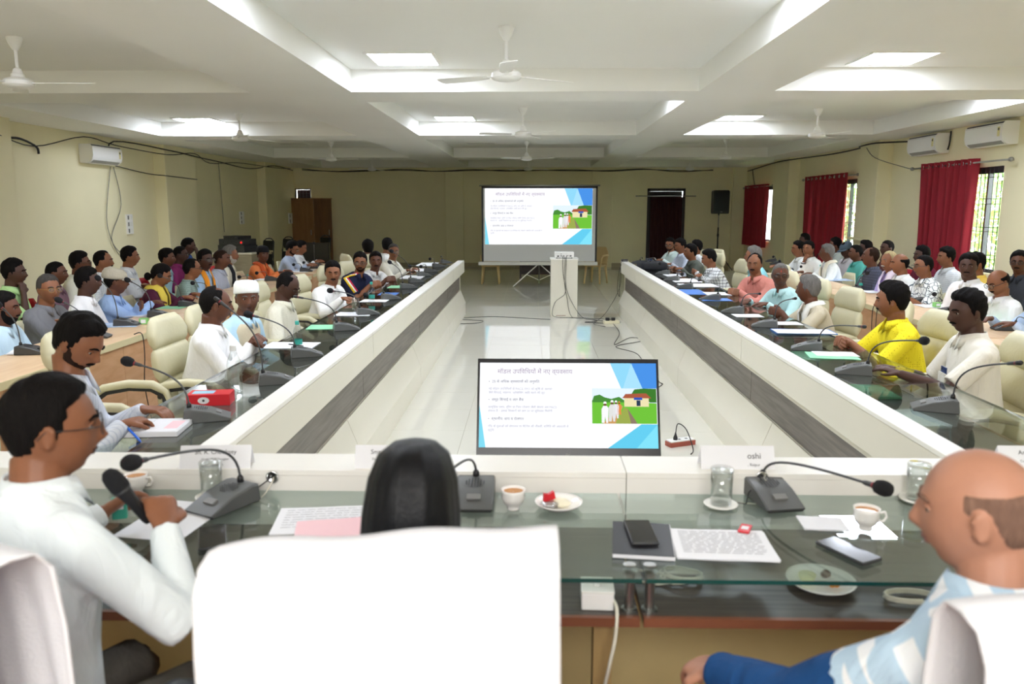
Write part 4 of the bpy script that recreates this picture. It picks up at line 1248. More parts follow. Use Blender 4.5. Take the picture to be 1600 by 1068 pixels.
# ------------------------------------------------------------------ small things
def sheet(cx, cy, z, w_, h_, rz, lab, m=None, name='paper_sheet', cat='paper', group=None, n=1, th=.0012, lines=0, parts=None):
    e = empty(name, (cx, cy, z), R(rz), lab, cat, group)
    rng = random.Random(int(abs(cx * 1000 + cy * 77)))
    for i in range(n):
        a = R(rng.uniform(-3, 3)) if i else 0
        mb = MB(); Mx = Matrix.Rotation(a, 4, 'Z')
        N = 6; top, bot = [], []
        for k in range(N + 1):
            x = -w_ / 2 + w_ * k / N; zz = i * (th + .0004) + .0006 * math.sin(k * 1.7 + i)
            top.append([Mx @ Vector((x, -h_ / 2, zz + .001)), Mx @ Vector((x, h_ / 2, zz + .001)), Mx @ Vector((x, h_ / 2, zz + .001 + th)), Mx @ Vector((x, -h_ / 2, zz + .001 + th))])
        mb.loft(top).build('sheet', m or M_paper, e)
    if lines:
        lm = MB(); zt = n * (th + .0004) + .0022
        for r_ in range(lines):
            y = h_ * .38 - r_ * h_ * .76 / lines
            x = -w_ * .42
            while x < w_ * .38:
                l_ = rng.uniform(.012, .04); lm.box(x, min(x + l_, w_ * .42), y, y + .0014, zt, zt + .0002); x += l_ + .006
        o = lm.build('printed_text', M_ink, e); o['kind'] = 'stuff'
    return e
def bottle(p, lab, z=ZG, h=.2, cap='35a89a', label_=True, group='water bottles'):
    e = empty('water_bottle', (p[0], p[1], z), 0, lab, 'bottle', group)
    s = h / .2
    MB().lathe([(.012 * s, .001), (.029 * s, .002), (.031 * s, .01 * s), (.0295 * s, .02 * s), (.031 * s, .03 * s), (.0295 * s, .055 * s), (.031 * s, .07 * s), (.031 * s, .115 * s), (.028 * s, .135 * s), (.014 * s, .168 * s), (.0125 * s, .18 * s)], 18).build('bottle_body', M_clear, e, True)
    MB().lathe([(.0145 * s, .178 * s), (.0145 * s, .2 * s), (.012 * s, .203 * s)], 14).build('bottle_cap', mat('cap_' + cap, cap, .4), e)
    if label_:
        MB().lathe([(.0316 * s, .04 * s), (.0316 * s, .075 * s)], 18, cap=False).build('bottle_label', mat('label_' + cap, cap, .5), e, True)
    return e
def tumbler(p, lab, z=ZG, covered=False):
    e = empty('glass_tumbler', (p[0], p[1], z), 0, lab, 'glass', 'glass tumblers')
    if covered:   # glass standing upside down on a saucer-like lid
        MB().lathe([(.01, 0.001), (.048, .003), (.054, .009), (.05, .010), (.02, .006)], 24).build('coaster', M_white, e, True)
        z0 = .008
    else: z0 = .001
    MB().lathe([(.033, z0), (.0345, z0 + .11), (.0335, z0 + .11), (.032, z0 + .004), (.005, z0 + .004)][::1], 24).build('tumbler_wall', M_clear, e, True)
    if covered: MB().lathe([(.0355, z0 + .108), (.0365, z0 + .114), (.034, z0 + .118), (.005, z0 + .119)], 24).build('lid', M_clear, e, True)
    return e
def cup(p, lab, z=ZG, rz=0):
    e = empty('tea_cup', (p[0], p[1], z), R(rz), lab, 'cup', 'white tea cups')
    MB().lathe([(.018, 0), (.02, .004), (.017, .008), (.030, .022), (.037, .04), (.035, .054), (.038, .066), (.036, .066), (.033, .054), (.034, .04), (.027, .024), (.004, .014)], 24).build('cup_bowl', M_cer, e, True)
    MB().lathe([(.002, .057), (.0338, .0575)], 20, cap=False).build('tea', M_tea, e)
    MB().tube([(.034, 0, .052), (.05, 0, .056), (.056, 0, .042), (.048, 0, .028), (.033, 0, .026)], .004, 8).build('handle', M_cer, e, True)
    return e
def phone(p, rz, lab, z=ZG, m=None):
    e = empty('mobile_phone', (p[0], p[1], z), R(rz), lab, 'phone', 'mobile phones')
    MB().bbox(-.038, .038, -.08, .08, .0005, .009, .01).build('phone_body', m or M_dgrey, e, True)
    MB().bbox(-.0355, .0355, -.0775, .0775, .009, .0096, .009).build('screen', M_blackg, e)
    return e
def cable(pts, lab, m=None, r=.004, name='cable', group='floor cables', smooth_=True):
    pts = [Vector(p) for p in pts]
    out = []
    for i in range(len(pts) - 1):
        p0, p1, p2, p3 = pts[max(i - 1, 0)], pts[i], pts[i + 1], pts[min(i + 2, len(pts) - 1)]
        for k in range(5):
            t = k / 5
            out.append(.5 * ((2 * p1) + (p2 - p0) * t + (2 * p0 - 5 * p1 + 4 * p2 - p3) * t * t + (3 * p1 - p0 - 3 * p2 + p3) * t ** 3))
    out.append(pts[-1])
    o = MB().tube(out, r, 6).build(name, m or M_cable, None, True)
    return tag(o, lab, 'cable', group)
def text(body, size, loc, rot, m, parent, name='lettering', align='LEFT', ext=0):
    c = bpy.data.curves.new('tmp_' + name, 'FONT'); c.body = body; c.size = size; c.resolution_u = 3; c.align_x = align; c.extrude = ext; c.materials.append(m)
    o = bpy.data.objects.new('tmp_' + name, c); C.objects.link(o); o.location = loc; o.rotation_euler = rot; o.parent = parent
    TEXTS.append(o); return o
def nameplate(p, lines, lab, w_=.21, rz=0, z=ZT):
    e = empty('name_plate', (p[0], p[1], z), R(rz), lab, 'name plate', 'white paper name plates')
    hh = .072
    pr_ = [(-.03, 0), (-.0285, 0), (0, hh - .003), (.0285, 0), (.03, 0), (.0008, hh)]; pr_ = [(-.032, 0), (0, hh), (.032, 0), (.030, 0), (0, hh - .004), (-.030, 0)]
    MB().loft([[Vector((sx, y, z_)) for y, z_ in pr_] for sx in (-w_ / 2, w_ / 2)]).build('folded_card', M_paper, e)
    t = math.atan2(hh, .032)
    for body, size, up in lines:
        f = up; text(body, size, (0, -.032 * (1 - f) - .0009, hh * f + .0004), (t, 0, 0), M_ink, e, align='CENTER')
    return e
# ------------------------------------------------------------------ the people
# left row at the glass table (x = -2.05); 0 deg looks away from the camera, -90 to the right, 180 to the camera
XLI, XLM, XLT, XRI, XRM, XRT = -2.05, -3.85, -4.75, 2.42, 4.15, 5.05
def add(kind, cdesc, **k):
    p = person(**k); chair_for(p, kind, cdesc); return p
PEOPLE = {}
# inner left
PEOPLE['write'] = add(EX, 'cream leather chair under the bearded man writing in the book', u=122, v=535, x=-1.86, face=-75, look=-92, pitch=30, lean=.20, pose='table', shirt='d5dae4', pat='stripe', pc='c3cbda', ps=2,
    skin_='m', hair='short', hc='black', vol=1.15, must=True, beard='stubble', label='bearded man in pale blue shirt bending over an open notebook, writing with a blue pen', R_=(.10, .40, .875), L_=(-.20, .42, .86), curlR=1.0, curlL=.8)
add(EX, 'cream leather chair with high back behind the man in white kurta with clasped hands', u=337, v=476, x=XLI, face=-90, look=-62, pitch=4, lean=.07, pose='clasp', shirt='f2f2f2', skin_='d', hair='recede', hc='black', w_=1.08, belly=.9, fat=.5, R_=(.035, .33, .875), L_=(-.035, .33, .875),
    label='man in white kurta with clasped hands and receding black hair, at the glass table')
add(EX, 'cream leather chair under the man in the white boat cap', u=386, v=466, x=XLI, face=-90, look=-150, pitch=0, lean=.08, pose='lap', shirt='bcdcf0', skin_='d', hair='short', hc='grey', vol=.5, cap=('boat', 'f4f6f4'), vest='cfc3a8', fat=.3, belly=.4,
    label='elderly man in white boat cap, cream waistcoat and pale blue shirt')
add(EX, 'cream leather chair under the man looking down in a cream half sleeved shirt', u=449, v=447, x=XLI, face=-90, look=-95, pitch=28, lean=.10, pose='lap', shirt='e9e6d4', pat='dots', pc='d8d4c0', sleeve='short', skin_='vd', hair='recede', hc='black', must=True, glasses='dark', fat=.3, belly=.5,
    label='man in cream half sleeved shirt and glasses looking down at the green folder')
add(EX, 'cream leather chair under the stout man in white kurta resting a hand on papers', u=520, v=426, x=XLI, face=-100, look=-165, pitch=6, lean=.12, pose='table', shirt='f0f0ee', skin_='m', hair='short', must=True, fat=.6, belly=.7, w_=1.08, R_=(.3, .38, .86), L_=(-.05, .3, .80),
    label='stout man in long white kurta facing the camera, one hand on his papers')
navy = add(EX, 'cream leather chair under the man in the navy shirt with yellow stripe', u=563, v=410, x=XLI, face=-115, look=-172, pitch=4, lean=.20, pose='claspt', shirt='262a44', sleeve='short', skin_='m', hair='short', vol=1.2, beard='stubble', must=True, glasses='thin',
    label='young man in navy T-shirt with yellow and red shoulder stripe and glasses')
add(EX, 'cream leather chair under the man in white checked shirt beside the navy shirt', u=587, v=408, x=XLI + .05, face=-120, look=-165, lean=.18, pose='claspt', shirt='e4e4e4', pat='check', pc='cccccc', ps=2, sleeve='short', skin_='d', hair='short', must=True,
    label='man in white checked half sleeved shirt leaning on the green file')
add(EX, 'cream leather chair under the dark haired man turned to the wall', u=575, v=388, x=-2.5, face=-60, look=20, lean=.08, pose='lap', shirt='3a3236', skin_='d', hair='short', vol=1.6, label='dark haired man turned away, behind the man in the navy T-shirt')
add(EX, 'cream leather chair under the black haired man at the far end of the row', u=605, v=384, x=-2.3, face=-80, look=10, lean=.08, pose='lap', shirt='e6e6e4', skin_='m', hair='short', vol=1.2, label='black haired man turned away behind the grey haired man at the far end')
add(EX, 'cream leather chair under the grey haired man in white', u=615, v=393, x=XLI, face=-100, look=-160, lean=.12, pose='table', shirt='eceade', skin_='m', hair='short', hc='salt', vol=.6, glasses='thin', vest='f0eee4', label='grey haired man in white waistcoat and glasses behind a black microphone')
# second left row
add(CP, 'chair under the bearded man at the left edge', u=8, v=482, x=XLM, face=-85, look=-80, lean=.02, pose='lap', shirt='c3dcec', skin_='d', hair='short', beard=True, must=True, label='bearded man in pale blue shirt leaning back at the left edge', belly=.5)
add(CP, 'chair under the grey shirted man with gold glasses', u=76, v=452, x=XLM, face=-95, look=-120, lean=.04, pose='crossed', shirt='75767a', sleeve='short', skin_='m', hair='short', hc='salt', vol=.7, glasses='gold', label='man in dark grey shirt with gold rimmed glasses, greying hair', belly=.5)
add(CP, 'chair under the white shirted man leaning back beside the cap wearer', u=137, v=440, x=XLM, face=-80, look=-70, lean=.02, pose='lap', shirt='f0f0f2', skin_='vd', hair='short', vol=1.1, label='dark haired man in plain white shirt leaning back, left of the beige cap', belly=.4)
add(CP, 'chair under the man in the beige cap', u=181, v=440, x=XLM, face=-85, look=-62, lean=.08, pose='crosst', shirt='9db8e2', skin_='d', hair='short', vol=.5, cap=('cap', 'b4ad9c'), label='man in beige baseball cap and sky blue shirt with arms crossed')
add(CP, 'chair under the woman in maroon', u=251, v=430, x=XLM, face=-85, look=-75, pitch=20, lean=.10, pose='table', shirt='4e1f34', skin_='m', hair='long', vol=.8, bun=True, collar=False, scarf=('d8c050', 'wide'), glasses=None, label='woman in maroon dress with a broad yellow scarf and tied hair')
add(CP, 'chair under the man in the green checked shirt', u=300, v=420, x=XLM, face=-80, look=-60, lean=.06, pose='lap', shirt='8fa39c', pat='check', pc='6f8580', ps=2.2, sleeve='short', skin_='m', hair='thin', glasses='dark', label='balding man in grey green checked shirt seen from behind the ear')
add(CP, 'chair under the man with orange scarf', u=321, v=406, x=XLM, face=-90, look=-118, lean=.06, pose='lap', shirt='a9c8e6', skin_='vd', hair='short', must=True, glasses='thin', scarf=('f09a30', 'x'), label='moustached man in light blue shirt with bright orange scarf')
add(CP, 'chair under the man in grey blue stripes', u=346, v=405, x=XLM, face=-85, look=-80, lean=.08, pose='lap', shirt='b9bfd0', pat='stripe', pc='a5adc2', skin_='d', hair='crew', hc='brown', label='short haired man in grey blue striped shirt beside the orange scarf')
add(CP, 'chair under the elderly bearded man', u=360, v=398, x=XLM - .15, face=-85, look=-78, lean=.08, pose='lap', shirt='e8e4d4', skin_='m', hair='short', hc='grey', vol=1.1, beard='white', vest='d8d4c4', scarf=('2a2a30', 'right'), label='elderly man with white hair and white beard in cream shirt')
add(CP, 'chair under the man in orange', u=411, v=398, x=XLM, face=-90, look=-135, lean=.10, pose='table', shirt='e8854e', skin_='d', hair='short', cap=('bandana', '1d1c20'), scarf=('c85a30', 'x'), label='man in orange kurta wearing a dark head cloth')
add(CP, 'chair under the man with glasses reading at the far desk', u=456, v=388, x=XLM, face=-85, look=-90, pitch=22, lean=.12, pose='table', shirt='a9b6cc', skin_='m', hair='short', vol=1.2, glasses='dark', beard='stubble', label='man in blue grey shirt and glasses looking down at the far left desk')
add(CP, 'chair under the white shirted man at the last left desk', u=470, v=387, x=XLM - .1, face=-85, look=-88, pitch=15, lean=.12, pose='table', shirt='dfe3e6', skin_='m', hair='short', label='man in white shirt right of the blue grey shirt at the far left desk')
# third left row along the wall
add(RP, 'red plastic chair under the man in lime green', u=22, v=426, x=XLT, face=-85, look=-72, lean=.10, pose='chin', shirt='b7dc9c', sleeve='short', skin_='vd', hair='short', vol=1.2, label='young man in lime green shirt with a hand on his chin')
add(RP, 'red plastic chair under the man in mauve', u=88, v=427, x=XLT, face=-85, look=-72, lean=.06, pose='lap', shirt='8d6a78', skin_='d', hair='crew', label='man in dusty mauve shirt in the left wall row')
add(RP, 'red plastic chair under the bespectacled man in cream', u=125, v=411, x=XLT, face=-85, look=-68, lean=.06, pose='lap', shirt='dcdccc', skin_='d', hair='short', vol=1.1, glasses='dark', label='man in cream shirt and black glasses, left wall row')
add(RP, 'red plastic chair under the balding man by the switch board', u=161, v=408, x=XLT, face=-85, look=-70, lean=.06, pose='lap', shirt='e2e6ea', pat='check', pc='c8ccd4', ps=2, skin_='m', hair='thin', must=True, label='balding moustached man in white checked shirt, left wall row')
add(RP, 'red plastic chair under the upright man with folded arms', u=203, v=401, x=XLT, face=-85, look=-66, lean=.04, pose='crossed', shirt='dfe3e8', skin_='m', hair='short', label='upright man in white shirt with folded arms, below the wall switch board')
add(RP, 'red plastic chair under the man in aqua behind the woman', u=261, v=403, x=XLT, face=-85, look=-78, lean=.08, pose='lap', shirt='b5d8e0', skin_='d', hair='short', vol=1.2, label='man in pale aqua shirt directly behind the woman in maroon')
add(RP, 'red plastic chair under the man in magenta', u=282, v=398, x=XLT, face=-85, look=-80, lean=.08, pose='lap', shirt='8c3268', skin_='vd', hair='crew', glasses='dark', label='man in magenta shirt and glasses, left wall row')
add(RP, 'red plastic chair under the man shading his face', u=294, v=384, x=XLT - .1, face=-85, look=-60, pitch=10, lean=.08, pose='face', shirt='3c62a8', sleeve='short', skin_='vd', hair='crew', label='man in blue shirt shading his face with a raised hand', seat=.46)
# inner right row
PEOPLE['pocket'] = add(EX, 'cream leather chair under the man with a phone in his shirt pocket', u=1511, v=487, x=XRI, face=82, look=95, pitch=6, lean=.05, pose='lap', shirt='e8e3d6', sleeve='short', skin_='vd', hair='short', vol=1.25, must=True, belly=.6, w_=1.05, fat=.2,
    label='moustached man in cream half sleeved shirt with a blue phone in his pocket', R_=(.2, .36, .80), L_=(-.12, .44, .84), neck=.135)
PEOPLE['yellow'] = add(EX, 'cream leather chair under the man in bright yellow', u=1394, v=470, x=XRI, face=95, look=62, pitch=3, lean=.10, pose='claspt', shirt='ead92e', pat='dots', pc='b89818', ps=1.2, sleeve='short', skin_='m', hair='short', vol=1.45, must=True, w_=1.05, belly=.3,
    label='man in bright yellow polka dotted polo shirt with folded hands', jaw=.9)
add(EX, 'cream leather chair under the grey haired man with white stole', u=1263, v=452, x=XRI, face=95, look=55, lean=.12, pose='table', shirt='cdc3ab', sleeve='short', skin_='d', hair='short', hc='grey', vol=1.1, scarf=('f0efe8', 'x'), L_=(-.1, .42, .86), R_=(.15, .35, .86), label='grey haired man in khaki shirt with white stole, face turned away')
add(EX, 'cream leather chair under the man in pale aqua with forehead mark', u=1219, v=430, x=XRI, face=105, look=168, lean=.14, pose='table', shirt='bfe4e6', skin_='d', hair='crew', hc='grey', vol=1.1, glasses='dark', label='grey haired man in pale aqua shirt and dark glasses, facing the camera', eyes='tilak')
add(EX, 'cream leather chair under the man in salmon', u=1179, v=413, x=XRI, face=115, look=150, lean=.16, pose='claspt', shirt='d48b80', skin_='m', hair='recede', must=True, fat=.4, w_=1.05, label='balding moustached man in salmon pink shirt leaning on the table')
add(EX, 'cream leather chair under the man hidden behind the salmon shirt', u=1177, v=400, x=2.72, face=95, look=70, lean=.1, pose='lap', shirt='8fd0dc', skin_='m', hair='short', hc='grey', label='grey haired man in turquoise shirt, mostly hidden behind the salmon shirt')
add(EX, 'cream leather chair under the man in the black checked white shirt', u=1108, v=404, x=XRI - .02, face=95, look=88, pitch=12, lean=.20, pose='crosst', shirt='eceef0', pat='check', pc='4a4a50', ps=1.1, skin_='m', hair='short', vol=1.3, label='man in white shirt with bold black checks leaning over crossed arms')
add(EX, 'cream leather chair under the man in the olive grey shirt', u=1079, v=394, x=XRI, face=100, look=95, lean=.18, pose='table', shirt='5f645c', skin_='m', hair='short', vol=1.2, label='man in dark olive grey shirt, right table row')
add(EX, 'cream leather chair under the man in white behind the olive shirt', u=1088, v=386, x=2.75, face=100, look=80, lean=.12, pose='lap', shirt='e8eaec', skin_='m', hair='short', label='man in white shirt just behind the olive grey shirt')
add(EX, 'cream leather chair under the man in blue checks', u=1063, v=384, x=XRI + .03, face=105, look=110, pitch=8, lean=.14, pose='table', shirt='cfd6e2', pat='check', pc='7f90b0', ps=2, skin_='m', hair='short', vol=1.2, label='man in white and blue checked shirt at the far end of the right table')
add(EX, 'cream leather chair under the farthest man of the right table', u=1047, v=382, x=XRI + .05, face=110, look=150, pitch=10, lean=.14, pose='table', shirt='d3e6e4', skin_='m', hair='short', beard='stubble', glasses='dark', label='farthest man of the right table, in pale aqua shirt and glasses')
# second right row
add(CP, 'chair under the man at the right edge in pale blue', u=1628, v=455, x=XRM - .05, face=90, look=90, lean=.08, pose='table', shirt='b8cdea', skin_='d', hair='short', label='man in pale blue shirt cut off by the right edge, beside the balding man')
add(CP, 'chair under the balding man looking down', u=1560, v=441, x=XRM, face=92, look=100, pitch=22, lean=.10, pose='lap', shirt='eceef0', sleeve='short', skin_='m', hair='horseshoe', must=True, glasses='dark', belly=.5, label='balding man in white shirt and glasses looking down at his desk')
add(CP, 'chair under the heavy man in white kurta', u=1513, v=416, x=XRM, face=98, look=145, lean=.06, pose='lap', shirt='f0f0f2', skin_='vd', hair='short', vol=1.2, must=True, fat=.9, belly=.8, w_=1.1, label='heavy dark man in white kurta facing the camera, before the yellow scarf')
add(CP, 'chair under the man in the sketch printed shirt', u=1443, v=416, x=XRM, face=95, look=92, lean=.08, pose='table', shirt='e9edec', pat='print', pc='55606a', ps=1.2, sleeve='short', skin_='m', hair='crew', vol=1.3, glasses='thin', label='man in white shirt with dark line print and glasses')
add(CP, 'chair under the balding man with bare crown', u=1406, v=412, x=XRM, face=95, look=85, lean=.08, pose='lap', shirt='e8eaea', skin_='m', hair='horseshoe', label='bald crowned man in white shirt beside the man with white moustache')
add(CP, 'chair under the old man with white moustache', u=1389, v=408, x=XRM, face=95, look=108, lean=.08, pose='lap', shirt='b2a4d4', skin_='m', hair='thin', hc='blond', must='white', scarf=('eadff0', 'wide'), label='old man with pale hair, white moustache and lavender shirt under a stole')
add(CP, 'chair under the man in the dark checked shirt', u=1360, v=401, x=XRM, face=95, look=75, pitch=-8, lean=.04, pose='lap', shirt='4f5364', pat='check', pc='34363f', ps=1.4, skin_='d', hair='recede', hc='brown', must=True, label='man in dark checked shirt leaning back, behind the red chair')
add(CP, 'chair under the grey haired man with cream shawl', u=1292, v=395, x=XRM, face=95, look=70, lean=.1, pose='table', shirt='ecf0f0', skin_='d', hair='short', hc='grey', scarf=('e6e0cc', 'x'), label='grey haired man in white with cream shawl, second right row')
watch = add(CP, 'chair under the man holding his chin at the far right desk', u=1263, v=389, x=XRM, face=98, look=130, lean=.1, pose='chin', shirt='eef2f2', skin_='m', hair='short', label='man in white shirt with wristwatch resting his chin in his hand')
add(CP, 'chair under the man in white at the last right desk', u=1247, v=389, x=XRM, face=95, look=92, lean=.1, pose='table', shirt='e8ecec', skin_='m', hair='short', vol=1.2, label='man in white shirt in profile at the farthest right desk')
# third right row by the windows
add(BQ, 'red chair by the window at the right edge', u=1592, v=410, x=XRT, face=95, look=140, lean=.05, pose='lap', shirt='3c3f46', skin_='d', hair='short', glasses='dark', must=True, label='man in dark charcoal shirt by the right window edge')
add(BQ, 'red chair of the man with a yellow scarf', u=1524, v=412, x=XRT - .35, face=95, look=90, lean=.05, pose='lap', shirt='e3c25c', skin_='m', hair='short', label='man in mustard yellow hidden behind the heavy man in white')
add(BQ, 'red chair before the maroon curtain', u=1478, v=402, x=XRT, face=95, look=90, lean=.06, pose='lap', shirt='dfe4e8', pat='check', pc='b8c0c8', ps=2, skin_='m', hair='short', vol=1.4, label='young man in white checked shirt before the nearest maroon curtain')
add(BQ, 'red chair left of the nearest curtain', u=1440, v=399, x=XRT, face=95, look=92, lean=.06, pose='lap', shirt='661d34', skin_='vd', hair='short', vol=1.2, label='dark man in maroon shirt left of the nearest curtain')
add(BQ, 'red chair behind the old man with moustache', u=1386, v=388, x=XRT, face=95, look=100, lean=.06, pose='chinl', shirt='4c2c2c', skin_='vd', hair='crew', label='man with close cropped hair and hand on chin behind the white moustache')
add(BQ, 'red chair behind the dark checked shirt', u=1352, v=388, x=XRT - .1, face=95, look=85, lean=.06, pose='lap', shirt='5a4a44', skin_='vd', hair='short', label='black haired man half hidden behind the dark checked shirt')
add(BQ, 'black framed red chair under the man in teal', u=1337, v=395, x=4.75, face=95, look=85, lean=.06, pose='lap', shirt='5cb3a8', sleeve='short', skin_='d', hair='crew', vol=1.4, label='man in teal shirt on a red backed chair')
add(BQ, 'red chair under the man in the blue grey cap', u=1322, v=391, x=XRT, face=98, look=110, pitch=14, lean=.06, pose='lap', shirt='c9c4c8', skin_='vd', hair='short', cap=('cap', '4c5a66'), label='man in blue grey cap with his face in shade')
add(BQ, 'red chair beside the cap wearer', u=1305, v=383, x=XRT, face=95, look=70, lean=.06, pose='lap', shirt='b9c2bc', skin_='d', hair='short', vol=1.3, label='black haired man in pale grey green left of the blue grey cap')
add(BQ, 'red chair below the middle window curtain', u=1257, v=375, x=XRT, face=95, look=92, lean=.06, pose='lap', shirt='2e2a2c', skin_='vd', hair='short', label='dark man at the foot of the middle curtain, behind the far desk', seat=.5)
# head of the table, seen from behind
mic = add(EXT, 'black high backed chair under the man speaking into the microphone', pos=P(80, 668, y=1.72), face=-25, look=-58, pitch=2, lean=.13, shirt='e6eef0', skin_='m', hair='short', hc='black', vol=.8, glasses='dark', fat=.5, w_=1.12, belly=.4, near=.0058,
    R_=(.15, .32, .985), L_=(-.27, .46, .90), neck=.122, hintR=(.75, -.2, -.85), curlR=1.15, curlL=.9, nR=(-.7, .4, .4), nL=(.4, -.2, -.8), pose='lap', trousers='6a655e',
    label='man in pale aqua shirt and glasses speaking into a handheld black microphone')
PEOPLE['mic'] = mic
wom = add(EXT, 'black high backed chair of the long haired woman, its back under the white towel', pos=(-.245, 1.60, 1.12), face=0, look=-6, pitch=8, lean=.14, pose='table', shirt='d8ccd8', skin_='l', hair='none', near=.009, collar=False,
    label='woman with straight black hair seen from behind, over the white towelled chair')
PEOPLE['wom'] = wom
bald = add(EXT, 'black high backed chair of the bald man, its back under the second white towel', pos=P(1530, 798, y=1.36), face=22, look=58, pitch=4, lean=.05, neck=.122, cuff=.5, shirt='bcd6ea', pat='diamond', pc='f2f6fa', ps=1.0, sleeve='short', skin_='f', hair='horseshoe', hc='scalp', vol=.35, fat=.3, w_=1.22, belly=.5, near=.0058,
    pose='lap', L_=(-.27, .45, .75), R_=(.2, .3, .62), curlL=1.1, nL=(.2, -.3, -.9), trousers='1d1d22', label='bald man in blue diamond patterned shirt seen from behind on the right')
PEOPLE['bald'] = bald

# long straight hair of the woman (a part of her)
def long_hair(p):
    Mh = p.e.matrix_basis.inverted() @ p.Mh
    m = MB(); rings = []
    for k, (z, sx, sy, oy) in enumerate([(.150, .012, .015, -.01), (.143, .045, .055, -.012), (.120, .074, .088, -.016), (.07, .093, .108, -.020), (.0, .102, .112, -.028), (-.07, .104, .100, -.042), (-.14, .102, .080, -.056), (-.22, .098, .062, -.068), (-.32, .09, .05, -.078), (-.38, .075, .03, -.078)]):
        q = []
        N = 72
        for i in range(N):
            a = 2 * PI * i / N; c_, s_ = math.sin(a), math.cos(a)
            fr_ = 1 + .012 * math.sin(i * 5.3) + .010 * math.sin(i * 2.1 + 1) * min(1, k / 4)
            yy = s_ * sy
            if s_ > 0 and z < .06: yy = s_ * min(sy, .03 + .3 * max(0, z + .02))
            q.append(Mh @ Vector((c_ * sx * fr_, oy + yy * fr_, z)))
        rings.append(q)
    m.loft(rings)
    o = m.build('hair', mat('straight_hair', '06070b', .34, bump=.3, bscale=14, stretch=(30, 30, .8), spec=.25), p.e, True)
long_hair(wom)
# blue sleeve of the bald man
def sleeve(p, sgn, m_, nm='undersleeve', r0=.063):
    inv = p.e.matrix_basis.inverted(); sh, el, wr = [inv @ q for q in p.arms[sgn]]
    mb = MB(); mb.tube([sh.lerp(el, .25), sh.lerp(el, .6), el - (wr - el).normalized() * .012, el.lerp(wr, .12), el.lerp(wr, .5), el.lerp(wr, .9)], [.058, .062, .060, .058, .053, .044], 16)
    mb.tube([el.lerp(wr, .84), el.lerp(wr, .96)], [.046, .045], 16)
    return remesh_obj(nm, mb, m_, p.e, .006, 3)
for s_ in (1, -1): sleeve(bald, s_, fabric('1d4a80'))
# bracelet, watch, shoulder stripes
def ring_on_wrist(p, sgn, m_, nm, r=.034, th=.005):
    inv = p.e.matrix_basis.inverted(); sh, el, wr = [inv @ q for q in p.arms[sgn]]
    c = el.lerp(wr, .90); q = (wr - el).normalized().to_track_quat('Z', 'Y').to_matrix()
    MB().tube([c + q @ Vector((r * math.cos(a), r * math.sin(a), 0)) for a in [2 * PI * k / 18 for k in range(19)]], th, 6).build(nm, m_, p.e, True)
ring_on_wrist(PEOPLE['yellow'], 1, M_red, 'thread_bracelet', .031, .004)
ring_on_wrist(watch, 1, M_black, 'wristwatch', .032, .008)
inv = navy.e.matrix_basis.inverted(); sh_, el_, wr_ = [inv @ q for q in navy.arms[1]]
ax_ = (el_ - sh_).normalized(); up_ = (Vector((.5, .55, .67)) - ax_ * Vector((.5, .55, .67)).dot(ax_)).normalized(); sd_ = ax_.cross(up_)
for k, cn in enumerate(('f0c838', 'f2f2ee', 'c22a4a')):
    o_ = sd_ * ((k - 1) * -.02)
    pts = [navy.nb + Vector((.085, .03, .0)) + o_ + Vector((0, .012, .012)), (navy.nb + Vector((.085, .03, 0))).lerp(sh_ + up_ * .062, .55) + o_ + Vector((0, .012, .014)), sh_ + up_ * .066 + o_, sh_.lerp(el_, .3) + up_ * .064 + o_, sh_.lerp(el_, .8) + up_ * .063 + o_]
    MB().tube(pts, .011, 8).build('shoulder_stripe', fabric(cn), navy.e, True)

# handheld microphone in the right hand of the speaker
h = mic.hands[1]; hm_ = P(196, 768, y=h.y)
tip = P(168, 738, y=h.y - .02); butt = P(222, 800, y=h.y + .03)
d = (tip - butt).normalized(); q = d.to_track_quat('Z', 'Y').to_matrix().to_4x4()
e = empty('handheld_microphone', butt, 0, 'black handheld wireless microphone in the speaking man\'s hand', 'microphone')
MB().lathe([(.011, -.03), (.0135, -.02), (.0145, .04), (.019, .075), (.019, .085)], 20, q).build('handle', M_black, e, True)
MB().lathe([(.0215, .083), (.0235, .09), (.0235, .112), (.021, .128), (.013, .14), (.004, .143)], 20, q).build('grille', M_foam, e, True)
MB().lathe([(.0218, .079), (.0222, .086)], 20, q).build('collar_ring', M_dgrey, e, True)

# blue pen of the writer
hw = PEOPLE['write'].hands[1]
e = empty('pen', hw, 0, 'blue ball pen held by the writing man', 'pen')
d = Vector((.75, -.5, -.42)).normalized(); q = d.to_track_quat('Z', 'Y').to_matrix().to_4x4()
MB().lathe([(.004, -.03), (.0052, -.028), (.0052, .08), (.0045, .09), (.001, .105)], 10, q @ Matrix.Translation((0, 0, .03))).build('barrel', mat('pen_blue', '2a6ad8', .3), e, True)
MB().lathe([(.0058, -.04), (.0058, .01)], 10, q @ Matrix.Translation((0, 0, .03))).build('cap', M_blue, e, True)
# phone in the shirt pocket
pk = PEOPLE['pocket']; c = pk.chest(-1, .60, .072, .075)
fd = pk.e.matrix_basis
e = empty('mobile_phone', fd @ c, pk.rz, 'dark blue phone standing in the cream shirt pocket', 'phone')
MB().bbox(-.036, .036, -.004, .005, -.04, .045, .003).build('phone_body', mat('blue_phone', '1f3766', .35), e)
MB().ell((.02, .005, .03), (.006, .003, .006), 10, 6).build('camera_lens', M_black, e)
MB().loft([[c + Vector((sx * .048, .012, z)) for sx in (-1, 1)] + [c + Vector((sx * .048, .004, z)) for sx in (1, -1)] for z in (-.085, .012)]).build('pocket', pk.shirt.data.materials[0], pk.e)

